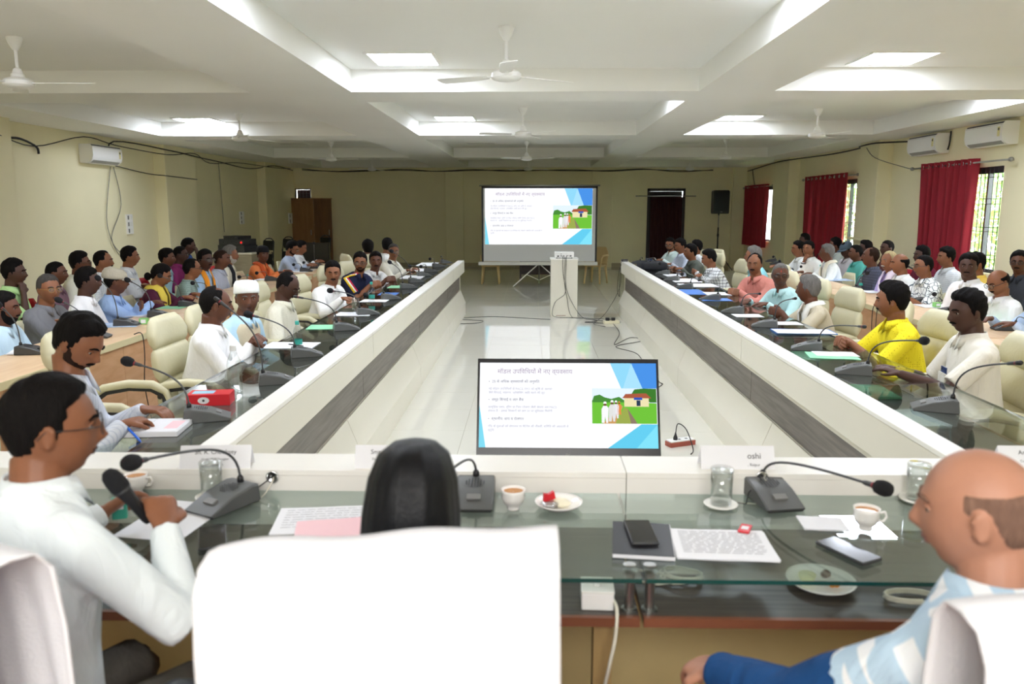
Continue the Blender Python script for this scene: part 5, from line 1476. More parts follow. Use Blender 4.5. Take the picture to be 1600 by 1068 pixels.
# white towels over the near chair backs
def towel(x0, x1, y, zt, lab, yaw=0, drop=.8, tiltz=0.0):
    cx = (x0 + x1) / 2; e = empty('chair_towel', (cx, y, 0), R(yaw), lab, 'towel', 'white towels over chair backs')
    W = (x1 - x0) / 2; N, rows = 44, []
    prof = [(.09, -.42), (.088, -.30), (.085, -.15), (.072, -.04), (.045, -.006), (0, .004), (-.045, -.006), (-.072, -.04), (-.085, -.14), (-.09, -.28), (-.094, -.42), (-.098, -.58), (-.1, -drop)]
    def shell(off):
        out = []
        for j, (yy, zz) in enumerate(prof):
            r = []
            for i in range(N + 1):
                s = -1 + 2 * i / N
                depth_ = max(0, -zz)
                wv = .010 * math.sin(s * 9 + 1.3) * depth_ * 3 + .006 * math.sin(s * 23 + zz * 6) * depth_ * 2.5
                edge = 1 - .02 * abs(s) ** 6 + .05 * depth_ * (1 if s > 0 else -.4)
                sc = (1 - off / .05 * .0)
                zz2 = zz - .006 * abs(s) ** 5 + s * tiltz + .004 * math.sin(s * 7)
                nrm = math.copysign(1, yy) if abs(yy) > .04 else 0
                r.append(Vector((s * W * edge, yy + wv * (1 if yy > 0 else -1) - off * nrm, zt + zz2 - off * (1 if abs(yy) <= .04 else 0))))
            out.append(r)
        return out
    a, b = shell(0), shell(.006)
    m = MB(); m.loft([a[j] + list(reversed(b[j])) for j in range(len(prof))])
    m.build('towel', mat('towel_cloth', 'f4f4f8', .95, bump=.35, bscale=220), e, True)
    # woven border lines
    bm_ = MB()
    for zz in (-.30, -.325, -.36, -.385):
        pts = []
        for i in range(4, N - 3):
            s = -1 + 2 * i / N; t = (-zz)
            yy = -.092 - (t - .28) * .03
            wv = .010 * math.sin(s * 9 + 1.3) * t * 3 + .006 * math.sin(s * 23 + zz * 6) * t * 2.5
            pts.append(Vector((s * W * .97, yy - wv - .001, zt + zz - .006 * abs(s) ** 5 + s * tiltz)))
        bm_.tube(pts, .0022, 5)
    bm_.build('woven_border', mat('towel_border', 'dcdce6', .9), e)
    return e
towel(-.53, .05, 1.205, 1.222, 'white towel over the chair back in front of the camera', 0, tiltz=.019)
towel(.58, 1.22, 1.02, 1.215, 'white towel over the chair back of the bald man', 0)
towel(-1.40, -.80, 1.30, 1.195, 'white towel over the chair back at the lower left corner', -25)
# ------------------------------------------------------------------ microphones on the tables
TB = ZG + .002
def mk(bu, bv, hu, hv, hx, zt, toward, lab, foam=True, dark=False, hy=None):
    b = P(bu, bv, z=zt)
    hp = P(hu, hv, x=hx) if hy is None else P(hu, hv, y=hy)
    # keep the neck within its real length
    n0 = Vector((b.x, b.y, zt + .06)); d = hp - n0
    if d.length > .60: hp = n0 + d * (.60 / d.length)
    micro(b, zt, toward, hp, lab, foam, dark)
DK = .762
L = [(322, 655, 205, 566, -1.75, -40, 1, 'microphone with foam ball beside the red box, at the left table corner'),
     (432, 598, 345, 472, -1.62, -40, 0, 'slim headed microphone leaning before the face of the man in white kurta'),
     (478, 556, 392, 492, -1.75, -35, 1, 'microphone with foam ball in front of the man in the boat cap'),
     (540, 515, 466, 464, -1.7, -35, 0, 'slim microphone over the green folder'),
     (574, 491, 518, 454, -1.68, -35, 1, 'foam topped microphone beside the bottle of the stout man'),
     (610, 467, 566, 460, -1.6, -35, 1, 'microphone bowed low in front of the navy T-shirt'),
     (638, 450, 610, 410, -1.6, -35, 1, 'microphone in front of the white checked shirt'),
     (650, 441, 613, 393, -1.7, -35, 1, 'microphone rising before the grey haired man'),
     (662, 431, 624, 408, -1.65, -35, 1, 'foam topped microphone right of the grey haired man'),
     (673, 425, 637, 412, -1.6, -35, 1, 'third last microphone of the left table'),
     (685, 417, 653, 394, -1.6, -35, 1, 'second last microphone of the left table, before the papers'),
     (697, 411, 669, 388, -1.5, -35, 0, 'last microphone at the far end of the left table')]
for bu, bv, hu, hv, hx, tw_, fo, lb in L: mk(bu, bv, hu, hv, hx, ZG, 110, lb, fo)
LM = [(50, 552, 0, 478, 'black desk microphone at the left edge before the bearded man'), (150, 527, 95, 470, 'black desk microphone beside the blue file before the grey shirt'), (198, 508, 155, 436, 'black desk microphone beside the small green box'),
      (249, 494, 201, 438, 'black desk microphone in front of the beige cap'), (295, 478, 251, 431, 'black desk microphone beside the green file of the woman'),
      (335, 463, 297, 440, 'black desk microphone before the green checked shirt'), (405, 446, 334, 424, 'black desk microphone before the striped grey blue shirt'), (425, 438, 360, 417, 'black desk microphone before the elderly bearded man'),
      (478, 424, 424, 404, 'black desk microphone before the man in orange'), (490, 419, 446, 403, 'black desk microphone on the last left desk, nearer of two'), (498, 416, 490, 378, 'tall upright desk microphone on the last left desk')]
for bu, bv, hu, hv, lb in LM: mk(bu, bv, hu, hv, -3.55, DK, 100, lb, True, True)
Rr = [(1462, 640, 1586, 567, 1.98, 0, 'microphone with slim red ringed head before the phone pocket man'), (1335, 583, 1441, 532, 1.95, 1, 'foam topped microphone under the arm of the man in yellow'),
      (1262, 546, 1347, 510, 1.95, 0, 'slim microphone in front of the hands of the man in yellow'), (1196, 510, 1264, 450, 1.9, 0, 'slim microphone leaning before the grey haired man with stole'),
      (1146, 488, 1210, 447, 1.9, 0, 'slim microphone before the aqua shirt'), (1111, 468, 1166, 452, 1.85, 0, 'microphone before the salmon shirt'), (1070, 450, 1110, 434, 1.85, 0, 'microphone before the bold checked shirt'),
      (1050, 438, 1094, 423, 1.85, 1, 'microphone before the olive grey shirt'), (1036, 428, 1077, 418, 1.85, 0, 'fourth last microphone of the right table'), (1021, 421, 1057, 403, 1.85, 1, 'third last microphone of the right table'),
      (1006, 415, 1040, 404, 1.85, 0, 'second last microphone of the right table'), (994, 412, 1032, 391, 1.8, 0, 'last microphone of the right table beside the black box')]
for bu, bv, hu, hv, hx, fo, lb in Rr: mk(bu, bv, hu, hv, hx, ZG, -110, lb, fo)
RM = [(1572, 515, 1620, 505, 'black desk microphone at the right edge on green papers'), (1478, 489, 1538, 459, 'black desk microphone with foam ball before the heavy man'), (1437, 472, 1504, 451, 'black desk microphone before the printed shirt'),
      (1398, 457, 1434, 433, 'black desk microphone before the balding white shirted man'), (1328, 455, 1374, 411, 'black desk microphone beside the small water bottle'), (1279, 424, 1318, 396, 'black desk microphone before the dark checked shirt'),
      (1243, 423, 1284, 412, 'black desk microphone before the cream shawl'), (1212, 413, 1247, 406, 'black desk microphone before the chin holder'), (1205, 409, 1225, 386, 'tall desk microphone at the last right desk')]
for bu, bv, hu, hv, lb in RM: mk(bu, bv, hu, hv, 3.72, DK, -100, lb, True, True)
# head of table
b = P(352, 790, z=ZG); micro((b.x, b.y, 0), ZG, -28, P(212, 721, y=1.95), 'grey microphone with foam ball reaching towards the speaking man')
b = P(742, 782, z=ZG); micro((b.x, b.y, 0), ZG, 0, P(665, 770, y=1.95), 'grey microphone unit in front of the woman, neck bent behind her hair')
b = P(1205, 782, z=ZG); micro((b.x, b.y, 0), ZG, 10, P(1372, 760, y=2.15), 'grey microphone with foam ball reaching to the bald man')

# ------------------------------------------------------------------ things on the tables
def at(u, v, z=ZG): return P(u, v, z=z)
def sh(u, v, w_, h_, rz, lab, m=None, z=ZG + .0006, **k):
    p = at(u, v, z); return sheet(p.x, p.y, z, w_, h_, rz, lab, m, **k)
# head table
sh(272, 812, .21, .29, -8, 'white sheet under the hand of the speaking man', n=1, group='loose sheets')
sh(510, 812, .30, .20, 8, 'printed sheets lying behind the pink sheet', n=2, lines=8)
sh(530, 828, .25, .17, 12, 'pale pink sheet on top of the printed sheets', M_pink, z=ZG + .006)
sh(1128, 852, .27, .20, -3, 'printed form sheets with a red wrapper on top, right of the diary', n=3, lines=12)
sh(1285, 819, .13, .10, -4, 'small stack of blank note sheets beside the tea cup', n=3)
e = sh(1003, 847, .165, .225, -6, 'closed black diary under the phone', mat('diary_black', '26272b', .5), n=1, th=.012, name='diary', cat='diary')
MB().box(-.0815, .0835, -.1135, -.112, .002, .012).box(.083, .0845, -.1125, .1125, .002, .012).build('page_edge', M_paper, e)
p = at(1001, 842); phone((p.x, p.y), 2, 'phone lying on the black diary', ZG + .0165)
p = at(1325, 863); phone((p.x, p.y), 28, 'black phone face up in front of the tea cup', ZG + .001)
p = at(332, 842); phone((p.x, p.y), 22, 'dark phone beside the speaking man\'s microphone unit', ZG + .001)
p = at(802, 795); cup((p.x, p.y), 'white tea cup between the microphone and the snack plate', rz=80)
p = at(1352, 826); cup((p.x, p.y), 'white tea cup with milky tea at the right', rz=-10)
p = at(214, 770); cup((p.x, p.y), 'white tea cup behind the handheld microphone', rz=0)
p = at(1126, 790); tumbler((p.x, p.y), 'upside down covered glass on the right of the head table, left of the microphone', covered=True)
p = at(1432, 782); tumbler((p.x, p.y), 'covered glass beside the bald man\'s forehead', covered=True)
p = at(332, 778); tumbler((p.x, p.y), 'covered glass behind the left microphone unit', covered=True)
def plate(u, v, r, lab, z, food):
    p = at(u, v, z); e = empty('snack_plate', (p.x, p.y, z), 0, lab, 'plate', 'snack plates')
    MB().lathe([(r * .6, 0), (r * .62, .002), (r * .9, .012), (r, .02), (r * .99, .022), (r * .88, .015), (r * .6, .005), (.003, .005)], 32).build('plate_dish', M_cer, e, True)
    rng = random.Random(int(u))
    for nm, mm, x, y, s, n_ in food:
        m = MB()
        for i in range(n_):
            m.ell((x + rng.uniform(-s, s) * .6, y + rng.uniform(-s, s) * .6, .012 + rng.uniform(0, .01)), (s * rng.uniform(.4, .8), s * rng.uniform(.4, .8), .009), 10, 6)
        m.build(nm, mm, e, True)
    return e
F_app = mat('apple_slices', 'e6e8b0', .4, var=.08); F_br = mat('fried_snack', 'c9863c', .5, var=.25, vscale=30); F_dk = mat('dark_sweet', '5c3b30', .5)
plate(873, 792, .075, 'round white plate of snacks wrapped in film, centre of the head table', ZG + .001, [('snack', mat('cream_snack', 'efe9cf', .5, var=.05), .01, 0, .028, 6), ('cling_film', pane('cling_film', (.95, .95, .95), .2, .1), -.03, -.01, .04, 5)])
p = at(858, 775, ZG + .035); e = empty('wrapper', (p.x, p.y, ZG + .022), R(20), 'crumpled red and white wrapper on the snack plate', 'wrapper')
MB().loft([[Vector((x, y + .004 * math.sin(k * 2), z)) for x, z in ((-.02, 0), (.02, .004), (.014, .03), (-.004, .022), (-.018, .026))] for k, y in enumerate((-.008, 0, .008))]).build('foil', M_red, e)
plate(1282, 914, .095, 'white plate with sliced fruit and a fried ring, on the shelf under the glass', ZS + .001, [('fruit_slice', F_app, -.02, .02, .035, 5), ('fried_ring', F_br, .03, -.03, .018, 2), ('sweet', F_dk, .035, .03, .022, 2)])
p = at(1164, 827, ZG + .006); e = empty('wrapper', (p.x, p.y, ZG + .007), R(-25), 'small red and white wrapper on the printed forms', 'wrapper')
MB().bbox(-.016, .016, -.03, .03, 0, .005, .003).build('foil', M_red, e); MB().box(-.01, .01, -.012, .012, .005, .0055).build('white_print', M_paper, e)
# teal small box in speaker's left hand
p = P(186, 783, y=mic.hands[-1].y + .05); e = empty('snack_box', (p.x, p.y, p.z - .02), R(20), 'small teal packet held in the speaking man\'s left hand', 'packet')
MB().bbox(-.02, .02, -.012, .012, -.03, .03, .003).build('packet', mat('teal_card', '3aa38c', .45), e); MB().box(-.012, .012, -.0126, -.012, .0, .018).build('label_print', M_paper, e)
plate(205, 762, .07, 'white plate with yellow snacks before the speaking man', ZG + .001, [('snack', F_app, 0, 0, .03, 5)])
# cable grommets
for u, v, lb in ((426, 744, 'steel cable outlet with grey wires in the ledge, left'), (1190, 745, 'steel cable outlet with grey wires in the ledge, right')):
    p = P(u, v, y=2.505); e = empty('cable_outlet', p, 0, lb, 'cable outlet', 'cable outlets')
    Mo = Matrix.Rotation(R(90), 4, 'X')
    MB().lathe([(.014, 0), (.02, 0), (.021, .006), (.017, .008), (.014, .004)], 20, Mo).build('outlet_ring', M_chrome, e, True)
    for k, dx_ in enumerate((-.004, .004)):
        pts = [(dx_, 0, 0), (dx_ * 2, -.02, -.005), (dx_ * 6 - .03, -.05, -.035), (dx_ * 4 - .05, -.07, -.066), (-.09, -.06, -.0655)]
        MB().tube(pts, .0022, 6).build('wire', M_wcable if k else M_cable, e, True)
# name plates
def npl(u, v, lines, lab, w_=.21, rz=0):
    p = P(u, v, z=ZT); nameplate((p.x, p.y + .0), lines, lab, w_, rz)
npl(340, 727, [('Sh. R. Chouksey', .021, .62), ('Head, KVK Surajpur', .011, .36), ('Chhattisgarh', .011, .12)], 'paper name plate at the left of the ledge with three printed lines', .235, 4)
npl(603, 727, [('Smt. Shashi', .021, .62), ('Dy. Commissioner', .011, .36)], 'paper name plate half hidden by the black hair', .20, 0)
npl(1150, 728, [('              oshi', .028, .45), ('                             , Raipur', .013, .14)], 'paper name plate on the ledge with partly readable print', .245, 0)
npl(1602, 728, [('Anupam', .021, .62), ('Commissioner', .011, .30)], 'paper name plate at the right edge above the bald head', .2, 0)
# socket box, coil and lead on the shelf
p = at(934, 950, ZS); e = empty('socket_box', (p.x, p.y + .03, ZS + .001), R(-2), 'white surface socket box on the shelf beside the steel posts', 'socket box')
MB().bbox(-.043, .043, -.043, .043, 0, .045, .004).build('box_body', M_wplas, e); MB().bbox(-.044, .044, -.044, .044, .0455, .053, .004).build('face_plate', M_white, e)
MB().bbox(-.009, .007, -.012, .014, .053, .058, .002).build('rocker_switch', M_wplas, e)
for sx in (-.022, .022): MB().lathe([(.002, .053), (.004, .0545), (.001, .055)], 10, Matrix.Translation((sx, .01, 0))).build('screw', M_mgrey, e)
pts = []
for k in range(60):
    a = k * .42; r_ = .05 + .008 * math.sin(k * .9); pts.append((.43 + r_ * math.cos(a) + .006 * math.sin(k), 2.13 + r_ * .8 * math.sin(a), ZS + .006 + .0004 * k))
pts = [(.30, 2.12, ZS + .004), (.36, 2.10, ZS + .004)] + pts + [(.34, 2.16, ZS + .01), (.30, 2.2, ZS + .006)]
tag(MB().tube(pts, .0035, 6).build('cable_coil', M_wcable, None, True), 'coil of white cable lying on the shelf right of the posts', 'cable')
pb = at(962, 955, ZS)
cable([(pb.x - .01, 1.99, ZS + .02), (pb.x, 1.93, ZS + .02), (pb.x - .005, 1.905, ZS - .05), (pb.x - .02, 1.90, ZS - .13), (pb.x - .03, 1.93, ZS - .25), (pb.x - .02, 1.95, ZS - .5), (pb.x, 2.0, .02)], 'white cable hanging over the shelf edge from the socket box', M_wcable, .005)
cable([(.03, 2.05, ZS + .01), (.06, 1.98, ZS + .03), (.02, 1.96, ZS + .008), (-.05, 2.0, ZS + .008)], 'black cable loop left of the socket box', M_cable, .005)
pts = []
for k in range(36):
    a = k * .5; pts.append((1.03 + .07 * math.cos(a), 2.03 + .035 * math.sin(a), ZS + .006 + .0004 * k))
tag(MB().tube(pts, .003, 6).build('cable_coil', M_wcable, None, True), 'coil of white cable on the shelf in front of the bald man', 'cable')

# left table
e = sh(233, 672, .30, .215, 6, 'open notebook with white pages before the writing man', M_paper, n=1, th=.02, name='notebook', cat='notebook')
MB().box(-.153, .153, -.11, .11, -.0005, .0012).build('cover', M_black, e)
for i in range(2): MB().box(-.145 + i * .147, -.003 + i * .147, -.104, .104, .0215, .0235).build('page', M_paper, e)
m = MB(); rng = random.Random(4)
for r_ in range(9): m.box(-.13, -.03 + rng.uniform(-.03, .02), .08 - r_ * .016, .0815 - r_ * .016, .0236, .0238)
o = m.build('handwriting', M_ink, e); o['kind'] = 'stuff'
MB().box(.08, .135, -.06, .06, .0236, .0238).build('pink_form', M_pink, e)
p = at(330, 630); e = empty('tissue_box', (p.x, p.y, ZG + .001), R(8), 'red tissue box with round white label on the left table', 'box')
MB().bbox(-.10, .10, -.055, .055, 0, .055, .004).build('carton', M_red, e)
MB().box(-.08, .02, -.03, .03, .0552, .0558).build('blue_top_print', mat('light_blue_print', '9ccbe0', .4), e)
lab_ = MB().lathe([(.002, 0), (.022, .0), (.022, .0008), (.002, .0008)], 20, Matrix.Translation((-.02, -.0555, .027)) @ Matrix.Rotation(R(90), 4, 'X') @ Matrix.Diagonal((1.2, .75, 1, 1))).build('round_label', M_paper, e)
MB().lathe([(.002, 0), (.006, .0), (.006, .0006), (.002, .0006)], 14, Matrix.Translation((-.02, -.0566, .027)) @ Matrix.Rotation(R(90), 4, 'X')).build('label_emblem', M_dgrey, e)
p = at(368, 610); bottle((p.x, p.y), 'clear water bottle without label beside the red tissue box', h=.235, cap='e8ecec', label_=False)
p = at(466, 546); bottle((p.x, p.y), 'water bottle with teal cap before the man in the boat cap', h=.19)
p = at(581, 472); bottle((p.x, p.y), 'water bottle with teal cap before the navy T-shirt', h=.2)
sh(455, 540, .34, .24, 0, 'white papers with a pen under the teal capped bottle', n=3)
p = at(462, 541); e = empty('pen', (p.x, p.y, ZG + .01), R(60), 'black pen lying on white papers before the boat cap', 'pen')
Mp = Matrix.Rotation(R(90), 4, 'X'); MB().lathe([(.002, -.07), (.005, -.06), (.005, .06), (.004, .07)], 10, Mp).build('barrel', M_black, e, True); MB().lathe([(.0056, .02), (.0056, .068)], 10, Mp).build('cap', M_dgrey, e, True)
sh(512, 511, .30, .24, 5, 'green paper folder before the man looking down', M_green, n=2)
sh(553, 491, .30, .22, 0, 'printed papers before the stout man', n=3, lines=8)
sh(585, 470, .26, .20, 0, 'white sheets under the stout man\'s hand', n=2)
sh(607, 459, .2, .25, 0, 'blue covered file in front of the navy T-shirt', M_blue, n=1)
sh(622, 448, .22, .3, 0, 'green file under the folded arms of the checked shirt', M_green, n=1)
sh(645, 433, .28, .5, 0, 'white papers before the grey haired man', n=3)
sh(655, 422, .3, .5, 0, 'stack of papers near the far end of the left table', n=4)
sh(668, 413, .3, .8, 0, 'white register with yellow slip at the far end of the left table', n=3)
sh(325, 568, .14, .26, 0, 'folded white sheet under the clasped hands', n=1) if 0 else None
p = at(556, 484); tumbler((p.x, p.y), 'glass tumbler near the stout man\'s hand')
# left desks
sh(118, 532, .26, .3, 10, 'blue file at the left desk edge', M_blue, z=DK, n=1)
sh(178, 508, .42, .28, 12, 'blue printed file on the left desk before the white shirt', mat('blue_print', '7ba6dc', .5, col2='dfe8f4', vscale=18), z=DK, n=2)
sh(60, 548, .35, .22, 20, 'white sheets before the bearded man at the left edge', z=DK, n=2)
sh(228, 492, .30, .25, 0, 'white and cream papers before the beige cap', z=DK, n=2)
sh(270, 480, .25, .25, 0, 'green file before the woman in maroon', M_green, z=DK, n=1)
sh(420, 436, .30, .4, 0, 'white papers before the man in orange', z=DK, n=2)
sh(472, 423, .30, .6, 0, 'white papers on the last left desk', z=DK, n=2)
p = at(203, 507, DK); e = empty('small_box', (p.x + .1, p.y + .05, DK), R(10), 'small green and white box behind the desk microphone', 'box')
MB().bbox(-.035, .035, -.025, .025, 0, .05, .003).build('carton', mat('box_green', '86c872', .5), e); MB().box(-.02, .02, -.0256, -.025, .01, .04).build('label_print', M_paper, e)
p = at(388, 447, DK); bottle((p.x, p.y), 'small water bottle with teal cap on the left desk near the man in orange', DK, .15)
# right table
sh(1168, 493, .24, .2, 0, 'white sheet under the hand of the aqua shirt', n=1)
sh(1225, 505, .26, .18, 0, 'white sheet under the fingers of the grey haired man', n=1)
e = sh(1255, 519, .44, .22, -4, 'blue edged file of white papers before the grey haired man', M_blue, n=1, th=.008)
sh(1255, 518, .42, .20, -4, 'white papers on top of the blue edged file', z=ZG + .0115, n=2)
sh(1300, 556, .30, .22, -10, 'green and white sheets under the hands of the man in yellow', M_green, n=2)
sh(1305, 553, .26, .16, -6, 'white sheet on the green sheets of the man in yellow', z=ZG + .005)
sh(1083, 456, .24, .55, 0, 'bright blue file on the right table before the checked shirt', M_blue, n=1)
sh(1120, 459, .26, .30, 0, 'white papers before the man in salmon', n=3)
sh(1118, 468, .30, .24, 0, 'blue file with papers before the man in salmon', M_blue, n=1)
sh(1090, 446, .42, .4, 0, 'open white book before the bold checked shirt', n=4)
sh(1070, 438, .34, .5, 0, 'white sheets before the crossed arms of the checked shirt', n=2)
sh(1050, 430, .2, .4, 0, 'white note sheets before the olive grey shirt', n=2)
p = at(1009, 412); e = empty('tissue_box', (p.x + .05, p.y, ZG), R(0), 'small dark blue and white packet at the far end of the right table', 'packet')
MB().bbox(-.05, .05, -.04, .04, 0, .09, .004).build('carton', mat('dark_blue_card', '22406a', .5), e); MB().box(-.03, .03, -.041, -.04, .02, .06).build('label_print', M_paper, e)
e = empty('black_bag', (1.85, 12.3, ZG), 0, 'black bag lying at the far end of the right table', 'bag')
MB().bbox(-.2, .2, -.3, .3, 0, .11, .06).build('bag_body', mat('bag_cloth', '22242a', .8), e, True); MB().tube([(-.1, -.1, .11), (-.08, -.05, .15), (.02, .05, .16), (.08, .12, .11)], .012, 8).build('strap', M_black, e, True)
e = empty('adapter_box', (1.50, 12.9, ZT), 0, 'small black splitter box on the far end of the right ledge', 'electronic box')
MB().bbox(-.05, .05, -.04, .04, 0, .035, .005).build('box_body', M_black, e); MB().box(-.03, .03, -.041, -.04, .012, .02).build('port', M_mgrey, e)
# items on the right shelf under glass
for k, (x, y, mm, lb) in enumerate([(1.95, 4.5, M_green, 'green files on the shelf under the glass, near the man in yellow'), (1.9, 3.9, M_paper, 'white files on the shelf under the glass at the right'), (1.95, 5.6, M_green, 'green file on the shelf under the right glass, farther one')]):
    sheet(x, y, ZS + .0006, .22, .32, 8 * k, lb, mm, n=3, th=.004)
# right desks
sh(1578, 502, .40, .3, 0, 'green edged papers at the right edge of the right desk', M_green, z=DK, n=1)
sh(1588, 500, .34, .25, -5, 'printed colour sheets on the green papers at the right edge', z=DK + .004, n=2, lines=6)
sh(1548, 494, .3, .3, 0, 'green file on the right desk before the balding man', M_green, z=DK, n=1)
sh(1458, 478, .3, .3, 0, 'white papers before the heavy man in white kurta', z=DK, n=2, lines=5)
sh(1432, 470, .28, .3, 0, 'white papers before the printed shirt', z=DK, n=2)
sh(1372, 456, .34, .3, 0, 'white papers beside the small water bottle on the right desk', z=DK, n=2)
sh(1300, 437, .5, .35, 0, 'blue and green files before the cream shawl', mat('blue_print', '7ba6dc', .5), z=DK, n=2)
p = at(1345, 450, DK); bottle((p.x, p.y), 'small water bottle with teal cap on the right desk', DK, .17)
p = at(1281, 432, DK); bottle((p.x, p.y), 'small water bottle on the farthest right desk', DK, .17)
p = at(1463, 480, DK); e = empty('small_box', (p.x, p.y, DK + .006), R(10), 'small green and white box on the right desk', 'box')
MB().bbox(-.03, .03, -.025, .025, 0, .045, .003).build('carton', MATS['box_green'], e); MB().box(-.02, .02, -.0256, -.025, .01, .035).build('label_print', M_paper, e)
# cables down the desk fronts
for i, (x, y) in enumerate([(-3.08, 6.1), (-3.08, 6.35), (-3.13, 7.2), (-3.02, 5.2), (-3.15, 8.1)]):
    cable([(x - .05, y, DK + .004), (x + .014, y, DK + .006), (x + .018, y + .01, .6), (x + .02, y - .03, .35), (x + .022, y + .05, .02)], 'black microphone cable hanging down the left desk front, number %s from the camera' % ['two', 'three', 'four', 'one', 'five'][i], group='desk front cables')
for i, (x, y) in enumerate([(3.47, 7.95), (3.47, 8.05), (3.43, 6.2)]):
    cable([(x + .05, y, DK + .004), (x - .014, y, DK + .006), (x - .018, y + .01, .6), (x - .02, y - .03, .35), (x - .022, y + .05, .02)], 'black microphone cable hanging down the right desk front, number %s from the camera' % ['two', 'three', 'one'][i], group='desk front cables')

# ------------------------------------------------------------------ television, projector screen, stand
def slide(e, W, Hh, em, small=False):
    """flat slide picture of size W x Hh lying in the local x-z plane facing -y"""
    k = 1.0
    def poly(name, pts, col, layer):
        m = MB(); m.add([(x * W, -layer * .0004, z * Hh) for x, z in pts], [tuple(range(len(pts)))])
        return m.build(name, emis('slide_' + col + ('s' if small else ''), col, em), e)
    poly('slide_background', [(-.5, -.5), (.5, -.5), (.5, .5), (-.5, .5)], 'fbfcff', 0)
    poly('slide_shape', [(.24, .5), (.36, .5), (.40, .2), (.30, .2)], '8fd4f2', 1)
    poly('slide_shape', [(.355, .5), (.5, .5), (.5, .2), (.42, .2)], '4a90e2', 1)
    poly('slide_shape', [(.36, .5), (.42, .2), (.31, .2)], 'a6dcf5', 2)
    poly('slide_shape', [(.22, -.5), (.5, -.5), (.5, -.22), (.41, -.22)], '63c9ea', 1)
    poly('slide_shape', [(.38, -.5), (.5, -.5), (.5, -.22)], '7fdcf2', 2)
    poly('slide_shape', [(-.5, -.5), (-.462, -.5), (-.5, .0)], '7fd6ec', 1)
    # photo of a farmers' path, field and small house
    x0, x1, z0, z1 = .135, .497, -.215, .20
    def q(pts): return [(x0 + (x1 - x0) * a, z0 + (z1 - z0) * b) for a, b in pts]
    poly('picture_sky', q([(0, .55), (1, .55), (1, 1), (0, 1)]), 'dfeefa', 3)
    poly('picture_field', q([(0, 0), (1, 0), (1, .58), (0, .66)]), '6fbf3c', 4)
    poly('picture_tree', q([(0, .62), (.03, .78), (.12, .82), (.2, .74), (.3, .70), (.42, .76), (.5, .66), (.5, .6), (0, .6)]), '4a8a3a', 5)
    poly('picture_tree', q([(.6, .8), (.66, .97), (.8, 1), (1, .99), (1, .6), (.9, .6)]), '3f7a30', 4.5)
    poly('picture_path', q([(.16, 0), (.36, 0), (.48, .5), (.44, .5)]), 'c99a62', 5)
    poly('picture_path', q([(.36, 0), (.60, 0), (.56, .42), (.5, .46)]), '9aa850', 5)
    poly('picture_channel', q([(.6, 0), (.7, 0), (.56, .4), (.55, .4)]), '8b7a66', 6)
    poly('picture_house', q([(.50, .48), (.88, .48), (.88, .74), (.5, .74)]), 'e8dcae', 6)
    poly('picture_roof', q([(.47, .72), (.52, .84), (.84, .86), (.92, .72)]), 'a85a40', 7)
    poly('picture_door', q([(.69, .5), (.75, .5), (.75, .66), (.69, .66)]), '2d3d55', 7)
    poly('picture_sign', q([(.65, .67), (.78, .67), (.78, .74), (.65, .74)]), '2f55b8', 8)
    for i, (a, b, h_, c) in enumerate([(.20, .02, .6, 'f2f2f4'), (.31, .06, .6, 'dcdcda'), (.37, .15, .5, 'e6e6ec'), (.42, .25, .38, 'e08a4a')]):
        w_ = .045 * h_ / .5
        poly('picture_figure', q([(a - w_, b), (a - w_ * .2, b), (a, b + h_ * .3), (a + w_ * .3, b), (a + w_ * .8, b), (a + w_, b + h_ * .7), (a + w_ * .5, b + h_ * .8), (a - w_ * .5, b + h_ * .8), (a - w_, b + h_ * .65)]), c, 8)
        poly('picture_figure', q([(a - w_ * .4, b + h_ * .8), (a + w_ * .4, b + h_ * .8), (a + w_ * .4, b + h_ * .93), (a - w_ * .4, b + h_ * .93)]), '6a4630', 9)
        poly('picture_figure', q([(a - w_ * .5, b + h_ * .9), (a + w_ * .5, b + h_ * .9), (a + w_ * .3, b + h_), (a - w_ * .3, b + h_)]), 'f6f6f6' if i < 3 else 'e08a4a', 10)
    def tx(s, size, x, z, col, al='LEFT'):
        t = text(s, size * Hh, (x * W, -.0026, z * Hh), (PI / 2, 0, 0), emis('slide_ink_' + col + ('s' if small else ''), col, em * .9), e, align=al)
        return t
    I = 'ि'
    def dv(s):   # put the short i sign before its consonant
        out = []
        for ch in s:
            if ch == I: out.insert(len(out) - 1, I)
            else: out.append(ch)
        return ''.join(out)
    tx(dv('मॉडल उपविधियों में नए व्यवसाय'), .075, -.40, .37, 'a08aa8')
    for z, s in ((.26, '•  25 से अधिक व्यवसायों की अनुमति'), (.045, '•  समूह सिंचाई व जल बैंक'), (-.18, '•  स्थानीय आय व रोजगार')):
        tx(dv(s), .044, -.45, z, '6a6a80')
    for z, s in ((.175, 'नई मॉडल उपविधियों से PACS, FPO को कृषि के अलावा'), (.13, 'जैसे सिंचाई, भंडारण, प्रोसेसिंग आदि करने की छूट'), (-.04, 'सामूहिक पम्प, ड्रिप या टैंकर योजना जैसी सेवाएं अब PACS'), (-.085, 'सकता है – इससे किसानों को कम दर पर सुविधाएं मिलेंगी'),
                 (-.265, 'गाँव के युवाओं को संचालन या मेंटेनेंस की नौकरी, समिति की आमदनी में'), (-.31, 'वृद्धि')):
        tx(dv(s), .037, -.45, z, 'a9a9c0')
    tx('PACS', .030, .135 + .362 * .66, -.215 + .415 * .675, 'ffffff')

